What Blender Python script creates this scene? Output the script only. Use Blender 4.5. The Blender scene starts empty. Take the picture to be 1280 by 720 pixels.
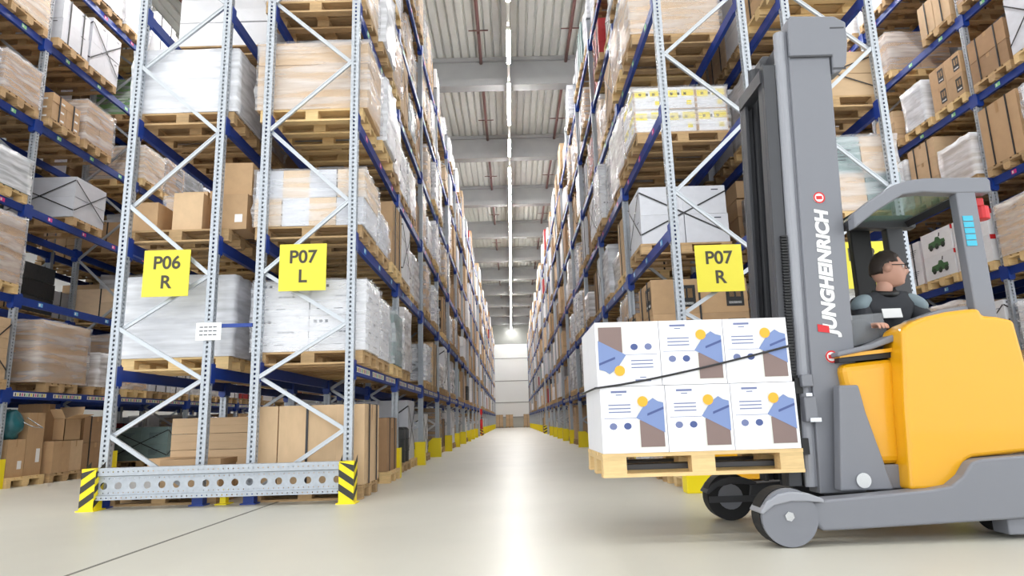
import bpy, bmesh, math, random
import numpy as np
from mathutils import Vector, Matrix
random.seed(7)
S = bpy.context.scene
COL = S.collection
# ---------------------------------------------------------------- camera
FPX, PITCH, ROLL, YAW, CAMH = 827.3, .1971, -.0294, .0059, .7652
cyw, syw = math.cos(YAW), math.sin(YAW)
FW = Vector((syw*math.cos(PITCH), cyw*math.cos(PITCH), math.sin(PITCH)))
R0 = Vector((cyw, -syw, 0)); U0 = R0.cross(FW)
RT = math.cos(ROLL)*R0 + math.sin(ROLL)*U0
UP = -math.sin(ROLL)*R0 + math.cos(ROLL)*U0
CP = Vector((0, 0, CAMH))
cd = bpy.data.cameras.new('camera'); cam = bpy.data.objects.new('camera', cd); COL.objects.link(cam)
m = Matrix((RT, UP, -FW)).transposed().to_4x4(); m.translation = CP; cam.matrix_world = m
cd.sensor_width = 36; cd.lens = FPX/1280*36; cd.clip_end = 300
S.camera = cam
def proj(P):
    d = Vector(P)-CP; z = d.dot(FW)
    if z < .3: return None
    return (640+FPX*d.dot(RT)/z, 360-FPX*d.dot(UP)/z, z)
# ---------------------------------------------------------------- world and exposure
W = bpy.data.worlds.new('world'); S.world = W; W.use_nodes = True
W.node_tree.nodes['Background'].inputs[0].default_value = (.93, .97, 1, 1)
W.node_tree.nodes['Background'].inputs[1].default_value = 2.0
S.view_settings.view_transform = 'Standard'; S.view_settings.look = 'None'
S.view_settings.exposure = 0.3; S.view_settings.gamma = 1
LAMP = 130.0          # emission strength of the ceiling luminaires

# ---------------------------------------------------------------- materials
def lin(c): return tuple(((v/255)/12.92 if v/255 <= .04045 else ((v/255+.055)/1.055)**2.4) for v in c)+(1,)
MATS = {}
def mat(name, rgb, rough=.6, metal=0, var=0, noise=0, nscale=8, bump=0, stretch=None, emit=0, alpha=None, spec=.5, coat=0):
    M = bpy.data.materials.new(name); M.use_nodes = True; nt = M.node_tree; N = nt.nodes; L = nt.links
    b = N['Principled BSDF']; col = lin(rgb)
    b.inputs['Base Color'].default_value = col; b.inputs['Roughness'].default_value = rough
    b.inputs['Metallic'].default_value = metal; b.inputs['Specular IOR Level'].default_value = spec
    if coat: b.inputs['Coat Weight'].default_value = coat
    if emit:
        b.inputs['Emission Color'].default_value = (1, .98, .95, 1); b.inputs['Emission Strength'].default_value = emit
    src = None
    if noise or bump:
        tc = N.new('ShaderNodeTexCoord'); mp = N.new('ShaderNodeMapping'); L.new(tc.outputs['Object'], mp.inputs[0])
        geo = tc.outputs['Object']
        if stretch: mp.inputs['Scale'].default_value = stretch
        nz = N.new('ShaderNodeTexNoise'); nz.inputs['Scale'].default_value = nscale; nz.inputs['Detail'].default_value = 5
        L.new(mp.outputs[0], nz.inputs[0]); src = nz.outputs[0]
    if noise or var:
        mx = N.new('ShaderNodeHueSaturation'); mx.inputs['Color'].default_value = col
        val = None
        if noise:
            mr = N.new('ShaderNodeMapRange'); mr.inputs[1].default_value = .3; mr.inputs[2].default_value = .7
            mr.inputs[3].default_value = 1-noise; mr.inputs[4].default_value = 1+noise; L.new(src, mr.inputs[0]); val = mr.outputs[0]
        if var:
            oi = N.new('ShaderNodeObjectInfo'); m2 = N.new('ShaderNodeMapRange'); m2.inputs[3].default_value = 1-var; m2.inputs[4].default_value = 1+var*.6
            L.new(oi.outputs['Random'], m2.inputs[0])
            if val is None: val = m2.outputs[0]
            else:
                mu = N.new('ShaderNodeMath'); mu.operation = 'MULTIPLY'; L.new(val, mu.inputs[0]); L.new(m2.outputs[0], mu.inputs[1]); val = mu.outputs[0]
        L.new(val, mx.inputs['Value']); L.new(mx.outputs[0], b.inputs['Base Color'])
    if bump:
        bp = N.new('ShaderNodeBump'); bp.inputs['Strength'].default_value = bump; bp.inputs['Distance'].default_value = .02
        L.new(src, bp.inputs['Height']); L.new(bp.outputs[0], b.inputs['Normal'])
    MATS[name] = M; return M
mat('galv', (176, 182, 190), .42, .35, 0, .07, 22)
mat('brace', (192, 197, 203), .38, .4)
mat('blue', (16, 56, 142), .42, 0, 0, .06, 6)
mat('yellow', (247, 224, 18), .45)
mat('hazblack', (52, 52, 46), .5)
mat('signyellow', (226, 214, 62), .5)
mat('ink', (66, 62, 50), .6)
mat('wood', (188, 156, 114), .75, 0, .22, .16, 9, .15, (1, 8, 8))
mat('wood2', (226, 194, 140), .7, 0, .08, .10, 9, .1, (1, 8, 8))
mat('kraft', (190, 156, 118), .72, 0, .14, .05, 5)
mat('kraft2', (206, 176, 140), .7, 0, .10, .05, 5)
mat('kraft3', (164, 130, 96), .75, 0, .14, .06, 5)
mat('beige', (222, 196, 164), .6, 0, .08, .05, 5)
mat('white', (234, 234, 238), .55, 0, .06, .03, 5)
mat('greywhite', (212, 214, 222), .55, 0, .08, .04, 5)
mat('teal', (128, 150, 150), .5, 0, .1, .06, 5)
mat('redbox', (168, 40, 44), .55, 0, .12)
mat('darkplastic', (62, 64, 66), .5, 0, .15, .1, 14, .3)
mat('greenbox', (86, 150, 60), .55, 0, .1)
mat('tape', (176, 138, 92), .3)
mat('labelwhite', (240, 240, 240), .5)
mat('print', (70, 72, 84), .6)
mat('printyellow', (246, 226, 60), .55)
mat('printred', (206, 36, 40), .5)
mat('printgreen', (62, 104, 62), .5)
mat('black', (22, 22, 24), .5)
mat('strap', (38, 38, 42), .4)
mat('pink', (232, 70, 150), .5); mat('lightblue', (120, 190, 232), .5); mat('mint', (150, 226, 160), .5)
mat('deck', (196, 198, 194), .5, .15, 0, .04, 2)
mat('concrete_beam', (150, 151, 152), .7, 0, 0, .05, 2)
mat('pipe', (112, 74, 70), .5)
mat('wallwhite', (244, 246, 246), .6); mat('wallgrey', (150, 152, 148), .7); mat('wallseam', (150, 152, 152), .6)
mat('plinth', (186, 186, 180), .7)
mat('lamp_glow', (255, 255, 255), .5, emit=LAMP); mat('lamp_glow_dim', (255, 255, 255), .5, emit=LAMP*.6); mat('lamp_body', (214, 214, 206), .5)
mat('red', (204, 26, 34), .4)
# wet looking polished concrete floor
M = mat('floor', (206, 203, 192), .3, 0, 0, .045, .7, 0, None, spec=.5)
M2 = M.node_tree; nn = M2.nodes.new('ShaderNodeTexNoise'); nn.inputs['Scale'].default_value = 1.6; nn.inputs['Detail'].default_value = 6
tcn = [n for n in M2.nodes if n.type == 'TEX_COORD'][0]; M2.links.new(tcn.outputs['Object'], nn.inputs[0])
rr = M2.nodes.new('ShaderNodeMapRange'); rr.inputs[3].default_value = .33; rr.inputs[4].default_value = .42
M2.links.new(nn.outputs[0], rr.inputs[0]); M2.links.new(rr.outputs[0], M2.nodes['Principled BSDF'].inputs['Roughness'])
mat('joint', (120, 118, 110), .7)
# truck
mat('truckyellow', (226, 164, 20), .32, coat=.3)
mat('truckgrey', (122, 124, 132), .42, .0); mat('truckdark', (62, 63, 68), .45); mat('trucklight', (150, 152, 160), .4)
mat('rubber', (30, 30, 32), .7); mat('steel', (196, 198, 202), .25, .9)
mat('cyan', (64, 178, 206), .5)
mat('picbrown', (132, 112, 108), .55); mat('picblue', (122, 142, 190), .55); mat('picblue2', (72, 88, 142), .55)
mat('picorange', (246, 176, 48), .5); mat('picgrey', (226, 226, 222), .55); mat('cartonwhite', (240, 240, 246), .5)
mat('printblue', (112, 122, 164), .6)
mat('skin', (206, 158, 138), .5); mat('hair', (44, 32, 26), .6); mat('jacket', (48, 50, 56), .75, noise=.12, nscale=9); mat('jacketlight', (134, 150, 158), .7)
def mixmat(name, rgb, rough, lo, hi, scale=(2, 2, 14)):
    """thin translucent plastic film: part clear, part glossy, with horizontal stretch streaks"""
    M = bpy.data.materials.new(name); M.use_nodes = True; nt = M.node_tree; N = nt.nodes; L = nt.links
    b = N['Principled BSDF']; b.inputs['Base Color'].default_value = lin(rgb); b.inputs['Roughness'].default_value = rough
    out = N['Material Output']; tr = N.new('ShaderNodeBsdfTransparent'); mx = N.new('ShaderNodeMixShader')
    tc = N.new('ShaderNodeTexCoord'); mp = N.new('ShaderNodeMapping'); mp.inputs['Scale'].default_value = scale
    L.new(tc.outputs['Object'], mp.inputs[0]); nz = N.new('ShaderNodeTexNoise'); nz.inputs['Scale'].default_value = 1.5; nz.inputs['Detail'].default_value = 3
    oi = N.new('ShaderNodeObjectInfo'); va = N.new('ShaderNodeVectorMath'); va.operation = 'ADD'
    L.new(mp.outputs[0], va.inputs[0]); L.new(oi.outputs['Location'], va.inputs[1]); L.new(va.outputs[0], nz.inputs[0])
    mr = N.new('ShaderNodeMapRange'); mr.inputs[1].default_value = .35; mr.inputs[2].default_value = .68; mr.inputs[3].default_value = lo; mr.inputs[4].default_value = hi
    L.new(nz.outputs[0], mr.inputs[0]); L.new(mr.outputs[0], mx.inputs[0]); L.new(tr.outputs[0], mx.inputs[1]); L.new(b.outputs[0], mx.inputs[2]); L.new(mx.outputs[0], out.inputs[0])
    bp = N.new('ShaderNodeBump'); bp.inputs['Strength'].default_value = .4; bp.inputs['Distance'].default_value = .02
    L.new(nz.outputs[0], bp.inputs['Height']); L.new(bp.outputs[0], b.inputs['Normal'])
    MATS[name] = M
mixmat('wrap', (238, 240, 246), .25, .12, .50, (1, 1, 7))
mixmat('wrapheavy', (236, 238, 244), .25, .45, .90, (1, 1, 7))
mixmat('glass', (120, 170, 150), .08, .45, .5, (1, 1, 1))
mixmat('screen', (150, 154, 160), .1, .35, .45, (1, 1, 1))

# ---------------------------------------------------------------- mesh helpers
class MB:
    def __init__(s): s.v = []; s.f = []; s.m = []
    def quad(s, a, b, c, d, mi=0):
        n = len(s.v); s.v += [a, b, c, d]; s.f.append((n, n+1, n+2, n+3)); s.m.append(mi); return s
    def poly(s, pts, mi=0):
        n = len(s.v); s.v += list(pts); s.f.append(tuple(range(n, n+len(pts)))); s.m.append(mi); return s
    def box(s, x0, x1, y0, y1, z0, z1, mi=0):
        n = len(s.v)
        s.v += [(x0,y0,z0),(x1,y0,z0),(x1,y1,z0),(x0,y1,z0),(x0,y0,z1),(x1,y0,z1),(x1,y1,z1),(x0,y1,z1)]
        for q in ((0,3,2,1),(4,5,6,7),(0,1,5,4),(1,2,6,5),(2,3,7,6),(3,0,4,7)): s.f.append(tuple(n+i for i in q)); s.m.append(mi)
        return s
    def cbox(s, c, d, mi=0): return s.box(c[0]-d[0]/2, c[0]+d[0]/2, c[1]-d[1]/2, c[1]+d[1]/2, c[2]-d[2]/2, c[2]+d[2]/2, mi)
    def prismY(s, pts, y0, y1, mi=0):
        """outline pts (x,z) clockwise or not, extruded along Y"""
        k = len(pts); n = len(s.v); a = sum(pts[i][0]*pts[(i+1)%k][1]-pts[(i+1)%k][0]*pts[i][1] for i in range(k))
        if a < 0: pts = pts[::-1]
        s.v += [(x, y0, z) for x, z in pts]+[(x, y1, z) for x, z in pts]
        s.f.append(tuple(range(n, n+k))); s.m.append(mi); s.f.append(tuple(range(n+2*k-1, n+k-1, -1))); s.m.append(mi)
        for i in range(k):
            j = (i+1) % k; s.f.append((n+i, n+k+i, n+k+j, n+j)); s.m.append(mi)
        return s
    def cyl(s, p, q, r, seg=12, mi=0, r2=None):
        p = Vector(p); q = Vector(q); d = (q-p).normalized(); a = d.orthogonal().normalized(); b = d.cross(a); n = len(s.v); r2 = r if r2 is None else r2
        for i in range(seg):
            t = 2*math.pi*i/seg; o = a*math.cos(t)+b*math.sin(t); s.v.append(tuple(p+o*r)); s.v.append(tuple(q+o*r2))
        for i in range(seg):
            j = (i+1) % seg; s.f.append((n+2*i, n+2*j, n+2*j+1, n+2*i+1)); s.m.append(mi)
        s.f.append(tuple(n+2*i for i in range(seg))[::-1]); s.m.append(mi); s.f.append(tuple(n+2*i+1 for i in range(seg))); s.m.append(mi); return s
    def bar(s, p, q, w, h, up=(0,1,0), mi=0):
        p = Vector(p); q = Vector(q); d = (q-p).normalized(); u = Vector(up); a = d.cross(u).normalized()*w/2; b = u.normalized()*h/2; n = len(s.v)
        for e in (p, q):
            for sa, sb in ((-1,-1),(1,-1),(1,1),(-1,1)): s.v.append(tuple(e+a*sa+b*sb))
        for t in ((0,1,2,3),(7,6,5,4),(0,4,5,1),(1,5,6,2),(2,6,7,3),(3,7,4,0)): s.f.append(tuple(n+i for i in t)); s.m.append(mi)
        return s
    def tube(s, pts, r, seg=8, mi=0):
        for a, b in zip(pts[:-1], pts[1:]): s.cyl(a, b, r, seg, mi)
        return s
    def mesh(s, name, mats, smooth=False, recalc=False):
        me = bpy.data.meshes.new(name); me.from_pydata([tuple(v) for v in s.v], [], s.f)
        for k in mats: me.materials.append(MATS[k])
        me.polygons.foreach_set('material_index', s.m)
        if recalc:
            bm = bmesh.new(); bm.from_mesh(me); bmesh.ops.remove_doubles(bm, verts=bm.verts, dist=1e-5); bmesh.ops.recalc_face_normals(bm, faces=bm.faces); bm.to_mesh(me); bm.free()
        if smooth: me.polygons.foreach_set('use_smooth', [True]*len(me.polygons))
        me.update(); return me
ORG = {}
def link(name, data, parent=None, loc=(0,0,0), rz=0, scale=None):
    o = bpy.data.objects.new(name, data); COL.objects.link(o); o.location = loc
    if rz: o.rotation_euler = (0, 0, rz)
    if scale: o.scale = scale
    if parent is not None: o.parent = parent
    return o
def tag(o, label=None, cat=None, group=None, kind=None):
    if label: o['label'] = label
    if cat: o['category'] = cat
    if group: o['group'] = group
    if kind: o['kind'] = kind
    return o
def thing(name, loc, label, cat, group=None, rz=0):
    return tag(link(name, None, None, loc, rz), label, cat, group)
def part(mb, name, mats, parent, smooth=False, bevel=0, org=None, recalc=False):
    """mb is in world coordinates; org = world location of the parent"""
    if isinstance(mats, str): mats = [mats]
    if org is not None: mb.v = [(v[0]-org[0], v[1]-org[1], v[2]-org[2]) for v in mb.v]
    o = link(name, mb.mesh(name, mats, smooth, recalc), parent)
    if bevel:
        b = o.modifiers.new('bevel', 'BEVEL'); b.width = bevel; b.segments = 3; b.limit_method = 'ANGLE'
    return o
def perf(mb, o, u, w, nu, pu, wv, hole, mi=0, first=0):
    """perforated strip: nu cells of length pu along u from o, width wv along w, one rectangular hole per cell"""
    o = Vector(o); u = Vector(u); w = Vector(w); hu, hw = hole
    for i in range(nu):
        a = o+u*(pu*i); P = lambda s, t: tuple(a+u*s+w*t)
        s0, s1 = (pu-hu)/2, (pu+hu)/2; t0, t1 = (wv-hw)/2, (wv+hw)/2
        mb.quad(P(0,0), P(pu,0), P(pu,t0), P(0,t0), mi); mb.quad(P(0,t1), P(pu,t1), P(pu,wv), P(0,wv), mi)
        mb.quad(P(0,t0), P(s0,t0), P(s0,t1), P(0,t1), mi); mb.quad(P(s1,t0), P(pu,t0), P(pu,t1), P(s1,t1), mi)
ORD = ['first','second','third','fourth','fifth','sixth','seventh','eighth','ninth','tenth','eleventh','twelfth','thirteenth']

# ---------------------------------------------------------------- setting
fl = MB().box(-16, 16, -14, 72.5, -.2, 0); floor = part(fl, 'floor', 'floor', None); tag(floor, kind='structure')
part(MB().box(-2.475, -2.45, -14, 30, 0, .0015), 'floor_joint', 'joint', floor)
part(MB().box(-16, 16, -3.012, -2.988, 0, .0015), 'floor_joint', 'joint', floor)
# ceiling: trapezoidal steel deck on deep cross beams
dk = MB(); x = -16
while x < 16:
    p = [(x, 11.95), (x+.02, 11.9), (x+.19, 11.9), (x+.21, 11.95), (x+.25, 11.95)]
    for (a, za), (b, zb) in zip(p[:-1], p[1:]): dk.quad((a,-14,za), (a,72.5,za), (b,72.5,zb), (b,-14,zb))
    x += .25
ceil = part(dk, 'ceiling', 'deck', None); tag(ceil, kind='structure')
part(MB().box(-16, 16, -14, 72.5, 12.02, 12.2), 'roof_slab', 'wallgrey', ceil)
bmY = [7.5-5.78*3+5.78*i for i in range(15)]
beam_me = MB().box(-16,16,-.11,.11,11.2,11.9).box(-16,16,-.2,.2,10.95,11.2).box(-16,16,-.2,.2,11.78,11.9).mesh('roof_beam', ['concrete_beam'])
for y in bmY: link('roof_beam', beam_me, ceil, (0, y, 0))
def wallpanels(name, y, segs):
    w = link(name, MB().box(-16, 16, y, y+.2, 0, 12).mesh(name, ['wallgrey'])); tag(w, kind='structure')
    for z0, z1, mm in segs: part(MB().box(-16, 16, y-.06, y, z0+.04, z1-.04), 'wall_panel', mm, w)
    for z0, z1, mm in segs[1:]: part(MB().box(-16, 16, y-.09, y, z0-.04, z0+.04), 'wall_rail', 'wallseam', w)
    return w
wallpanels('wall_back', 72.5, [(0,1.1,'plinth'),(1.1,2.65,'wallwhite'),(2.65,4.95,'wallwhite'),(4.95,7.4,'wallwhite'),(7.4,9.0,'wallwhite'),(9.0,10.9,'wallgrey')])
for nm, x0, x1 in (('wall_left',-16.2,-16),('wall_right',16,16.2)):
    tag(part(MB().box(x0, x1, 5, 72.5, 0, 12), nm, 'wallwhite', None), kind='structure')
# sprinkler pipes under the deck
hang = MB().box(-.28,.28,-.015,.015,-.012,.012).box(-.02,.02,-.02,.02,-.1,.12).mesh('pipe_clamp', ['pipe'])
for k, x in enumerate((-.65, 2.0, -8.3, 8.6)):
    lab = ['brown sprinkler pipe under ceiling just left of the aisle lamps','brown sprinkler pipe under ceiling right of the aisle lamps','brown sprinkler pipe under ceiling above the outermost left rack','brown sprinkler pipe under ceiling above the outermost right rack'][k]
    t = thing('sprinkler_pipe', (x, -4, 11.74), lab, 'pipe', 'sprinkler pipes under the ceiling')
    for y0, y1 in zip(bmY[:-1], bmY[1:]):
        part(MB().cyl((0, y0+.13+4, 0), (0, y1-.13+4, 0), .05, 10), 'pipe_segment', 'pipe', t, True)
        link('pipe_clamp', hang, t, (0, y1-1.9+4, 0))
# ---------------------------------------------------------------- ceiling lamps
body_me = {}
def lamp(x, y0, y1, z, label, group, along='y', glow='lamp_glow'):
    L_ = (round(y1-y0, 2), glow)
    ln = L_[0]
    if L_ not in body_me:
        body_me[L_] = (MB().box(-.05,.05,-ln/2,ln/2,.03,.10).mesh('lamp_housing', ['lamp_body']), MB().box(-.045,.045,-ln/2+.01,ln/2-.01,0,.03).mesh('lamp_diffuser', [glow]))
    t = thing('ceiling_lamp', (x,(y0+y1)/2,z) if along == 'y' else ((y0+y1)/2,x,z), label, 'lamp', group, 0 if along == 'y' else math.pi/2)
    link('lamp_housing', body_me[L_][0], t); link('lamp_diffuser', body_me[L_][1], t)
ZL = 10.55
NTH = ['first','second','third','fourth','fifth','sixth','seventh','eighth','ninth','tenth','eleventh','twelfth','thirteenth','fourteenth','fifteenth','sixteenth','seventeenth']
near = [(12.6,14.15,'topmost short ceiling lamp at upper picture edge above the aisle'),(15.35,16.95,'short ceiling lamp just before the nearest cross beam in aisle'),
        (18.1,20.9,'long ceiling lamp just past the nearest cross beam in aisle'),(22.1,23.6,'short ceiling lamp before the continuous lamp line of the aisle')]
for a, b, l in near: lamp(.19, a, b, ZL, l, 'aisle ceiling lamps')
y = 24.8
while y < 70:
    lamp(.19, y, y+2.95, ZL, f"{NTH[int((y-24.7)/3)]} lamp of the continuous bright line over the aisle, counted from nearest", 'lamps of the continuous aisle line'); y += 3.0
r_ = MB().box(.155, .225, 1, 71, ZL+.10, ZL+.15)
for yy in range(2, 71, 6): r_.cyl((.19, yy, ZL+.15), (.19, yy, 11.9), .008, 6)
tag(part(r_, 'lamp_rail', 'lamp_body', None), 'pale carrier rail holding the lamps above the aisle', 'rail')
for ax, nm in ((-5.87,'aisle left of the P06 R rack'), (6.02,'aisle behind the yellow truck')):
    for k in range(8): lamp(ax, 8+k*4, 10.95+k*4, ZL, f'{NTH[k]} ceiling lamp over the '+nm, 'lamps over '+nm)
for yy, nm in ((3.0,'cross passage in front of the racks'), (-4.0,'loading zone')):
    for k in range(7): lamp(yy, -13.4+k*4, -10.45+k*4, ZL, f'{NTH[k]} ceiling lamp from left over the '+nm, 'lamps over '+nm, 'x', 'lamp_glow_dim')

# ---------------------------------------------------------------- pallet racks
LEV = [1.42*k for k in range(1, 7)]          # top of beams
PW, PD, PH = .09, .08, 9.1                    # post
def post_mesh(holes):
    b = MB(); w, d = PW/2, PD/2
    if holes:
        n = int(PH/.05)
        perf(b, (-w,-d,0), (0,0,1), (1,0,0), n, .05, PW, (.024,.022))
        perf(b, (w,-d,0), (0,0,1), (0,1,0), n, .05, PD, (.024,.02))
        perf(b, (-w,-d,0), (0,0,1), (0,1,0), n, .05, PD, (.024,.02))
        b.v += []; b.quad((-w,d,0),(w,d,0),(w,d,PH),(-w,d,PH)); b.quad((-w,-d,PH),(w,-d,PH),(w,d,PH),(-w,d,PH))
        b.quad((-w*.3,-d-.004,0),(-w*.3+.004,-d-.004,0),(-w*.3+.004,-d-.004,PH),(-w*.3,-d-.004,PH))
    else: b.box(-w,w,-d,d,0,PH)
    return b.mesh('post', ['galv'])
POST_N, POST_F = post_mesh(True), post_mesh(False)
FOOT = MB().box(-.08,.08,-.07,.07,0,.012).box(-.055,.055,-.05,.05,.012,.13).mesh('foot_plate', ['blue'])
BEAM = MB().box(-.025,.025,-1.31,1.31,-.12,0).mesh('beam', ['blue'])
BEAM_E = MB().box(-.025,.025,-1.31,1.31,-.12,0).box(-.03,.03,-1.36,-1.31,-.2,.04).box(-.03,.03,1.31,1.36,-.2,.04).mesh('beam', ['blue'])
CONN = MB().box(-.034,.034,-.03,.03,-.2,.05).box(-.05,-.034,-.07,.03,-.18,.03).box(.034,.05,-.07,.03,-.18,.03).mesh('beam_connector', ['blue'])
STRIP = MB().quad((0,-.36,-.085),(0,.36,-.085),(0,.36,-.025),(0,-.36,-.025),0)
for k in range(14):
    y0 = -.33+k*.048; STRIP.quad((.001,y0,-.078),(.001,y0+.026,-.078),(.001,y0+.026,-.034),(.001,y0,-.034), [1,2,1,3,1,4][k % 6])
STRIP = STRIP.mesh('barcode_strip', ['labelwhite','print','printyellow','pink','mint'])
TAGS = [MB().box(0,.002,-.05,.05,-.09,-.03).box(.002,.003,-.035,-.005,-.08,-.04,1).mesh('shelf_tag', [c,'labelwhite']) for c in ('mint','pink','lightblue')]
BRZ = [.12, .72, 1.29, 1.85, 2.43, 3.23, 4.10, 4.93, 5.74, 6.55, 7.35, 8.15, 8.85]
def brace_mesh(z0, z1, sgn):
    b = MB().bar((-.46*sgn,0,z0), (.46*sgn,0,z1), .042, .03)
    b.bar((-.46*sgn,-.017,z0+.014), (.46*sgn,-.017,z1+.014), .006, .006)
    return b.mesh('brace', ['brace'])
BRACES = {s: [brace_mesh(BRZ[i], BRZ[i+1], s if i % 2 == 0 else -s) for i in range(len(BRZ)-1)] for s in (1,-1)}
def rack(xc, y0, nb, label, pat, aisle, nearb=4, group='pallet racks', braces=True):
    """aisle: +1 when the aisle this rack serves lies on its right"""
    t = thing('pallet_rack', (xc, y0, 0), label, 'pallet rack', group)
    for i in range(nb+1):
        for sx in (-1, 1):
            link('post', POST_N if i <= nearb else POST_F, t, (.5*sx, i*2.8, 0))
            if i <= nearb: link('foot_plate', FOOT, t, (.5*sx, i*2.8, 0))
        if braces:
            for k, bme in enumerate(BRACES[pat]):
                if i > 9 and k > 11: continue
                link('brace', bme, t, (0, i*2.8+(.02 if k % 2 else -.02), 0))
    for i in range(nb):
        for li, z in enumerate(LEV):
            for sx in (-1, 1):
                nearbm = i < nearb
                bo = link('beam', BEAM if nearbm else BEAM_E, t, (.5*sx, i*2.8+1.4, z))
                if nearbm:
                    for s in (-1, 1): link('beam_connector', CONN, bo, (0, 1.34*s, 0), math.pi if s > 0 else 0)
                    if sx == aisle:
                        for s in range(3):
                            if li == 0: link('barcode_strip', STRIP, bo, (.0265*aisle, -.88+.88*s, 0), 0 if aisle > 0 else math.pi)
                            else: link('shelf_tag', TAGS[[2,1,0,0,1][li-1]], bo, (.0265*aisle, -.88+.88*s, 0), 0 if aisle > 0 else math.pi)
    return t
XPL, XPR, X6R, X8L, XOL, XOR, XOL2, XOR2 = -2.213, 2.364, -3.735, 3.886, -8.0, 8.15, -9.52, 9.67
YA, YB = 7.1, 36.6
rack(XPL, YA, 10, 'galvanised pallet rack with blue beams carrying the P07 L sign', 1, 1, 6)
rack(X6R, YA, 6, 'galvanised pallet rack with blue beams carrying the P06 R sign', -1, -1, 3)
rack(XPR, YA, 10, 'galvanised pallet rack with blue beams carrying the P07 R sign', -1, -1, 6)
rack(X8L, YA, 6, 'galvanised pallet rack with blue beams directly behind the truck mast', 1, 1, 3)
rack(XOL, YA, 8, 'blue beamed pallet rack at the left picture edge', 1, 1, 5)
rack(XOR, YA, 8, 'blue beamed pallet rack at the right picture edge', -1, -1, 5)
rack(XOL2, YA, 6, 'shadowed pallet rack seen through the leftmost rack', -1, -1, 0)
rack(XOR2, YA, 6, 'shadowed pallet rack seen through the rightmost rack', 1, 1, 0)
rack(XPL, YB, 12, 'distant pallet rack on left of aisle beyond the red fire post', 1, 1, 0)
rack(XPR, YB, 12, 'distant pallet rack on right of aisle near the end wall', -1, -1, 0)

# ---------------------------------------------------------------- pallets
PIECES = []
def pm(name, dx, dy, dz, mm='wood'): return MB().cbox((0,0,0), (dx,dy,dz)).mesh(name, [mm])
def pallet_pieces(mm):
    dw, dn = pm('deck_board',1.2,.145,.022,mm), pm('deck_board',1.2,.1,.022,mm); st = pm('stringer_board',.145,.8,.022,mm)
    bl, bs = pm('block',.145,.145,.078,mm), pm('block',.145,.1,.078,mm); bo = pm('bottom_board',1.2,.1,.022,mm)
    L_ = []
    for y, me in ((-.3275,dw),(-.165,dn),(0,dw),(.165,dn),(.3275,dw)): L_.append(('deck_board', me, (0,y,.133)))
    for x in (-.5275,0,.5275): L_.append(('stringer_board', st, (x,0,.111)))
    for x in (-.5275,0,.5275):
        for y, me in ((-.35,bs),(0,bl),(.35,bs)): L_.append(('block', me, (x,y,.061)))
    for y in (-.35,0,.35): L_.append(('bottom_board', bo, (0,y,.011)))
    return L_
PPW, PPL = pallet_pieces('wood'), pallet_pieces('wood2')
def pallet_joined(mm):
    b = MB()
    for nme, me, c in PPW:
        xs = [v.co for v in me.vertices]; d = [max(v[i] for v in xs)-min(v[i] for v in xs) for i in range(3)]; b.cbox(c, d)
    return b
PJ = [pallet_joined('wood').mesh('pallet', ['wood']), pallet_joined('wood').mesh('pallet', ['wood2'])]
def pallet(x, y, z, label, group, detail, light=False, rz=0, sx=1):
    if detail:
        t = thing('pallet', (x,y,z), label, 'pallet', group, rz)
        for nme, me, c in (PPL if light else PPW): link(nme, me, t, c)
    else:
        t = tag(link('pallet', PJ[1 if light else 0], None, (x,y,z), rz), label, 'pallet', group)
    return t

# ---------------------------------------------------------------- cartons (unit boxes with their print)
E_ = .5
def unit(name, base, deco=None, extra=()):
    b = MB(); c = .495
    # chamfered unit box
    b.box(-E_,E_,-E_,E_,-E_,E_,0)
    o = E_+.0025
    def face(s, u0, u1, v0, v1, mi):          # rectangle on a side face: s in '-y','+y','-x','+x','top'
        u0, u1, v0, v1 = u0-.5, u1-.5, v0-.5, v1-.5
        if s == '-y': b.quad((u0,-o,v0),(u1,-o,v0),(u1,-o,v1),(u0,-o,v1), mi)
        elif s == '+y': b.quad((-u0,o,v0),(-u1,o,v0),(-u1,o,v1),(-u0,o,v1), mi)
        elif s == '+x': b.quad((o,u0,v0),(o,u1,v0),(o,u1,v1),(o,u0,v1), mi)
        elif s == '-x': b.quad((-o,-u0,v0),(-o,-u1,v0),(-o,-u1,v1),(-o,-u0,v1), mi)
        else: b.quad((u0,v0,o),(u1,v0,o),(u1,v1,o),(u0,v1,o), mi)
    def fpoly(s, pts, mi):
        o2 = o+.0015
        if s == '-y': b.poly([(u-.5,-o2,v-.5) for u, v in pts], mi)
        elif s == '-x': b.poly([(-o2,.5-u,v-.5) for u, v in pts], mi)
        elif s == '+x': b.poly([(o2,u-.5,v-.5) for u, v in pts], mi)
    if deco: deco(face, fpoly)
    return b.mesh(name, [base]+list(extra))
SID = ('-y','+y','-x','+x')
def d_tape(f, p):
    f('top',0,1,.46,.54,1)
    for s in ('-x','+x'): f(s,.46,.54,.8,1,1)
def d_tapeseam(f, p):
    f('top',0,1,.46,.54,1)
    for s in SID: f(s,0,1,.495,.503,2)
def d_label(f, p):
    d_tape(f, p)
    for s in SID: f(s,.62,.86,.2,.42,2)
def d_icons(f, p):
    for s in SID:
        for k in range(3): f(s,.08+.1*k,.13+.1*k,.80,.88,1)
        for k in range(4): f(s,.45+.08*k,.505+.08*k,.52,.56,1)
        for k in range(2): f(s,.12+.3*k,.28+.3*k,.18,.20,1)
def d_text(f, p):
    for s in SID:
        for k in range(4): f(s,.3,.75-.06*k,.62-.09*k,.645-.09*k,1)
def d_handle(f, p):
    for s in SID: f(s,.68,.84,.84,.88,1)
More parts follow.
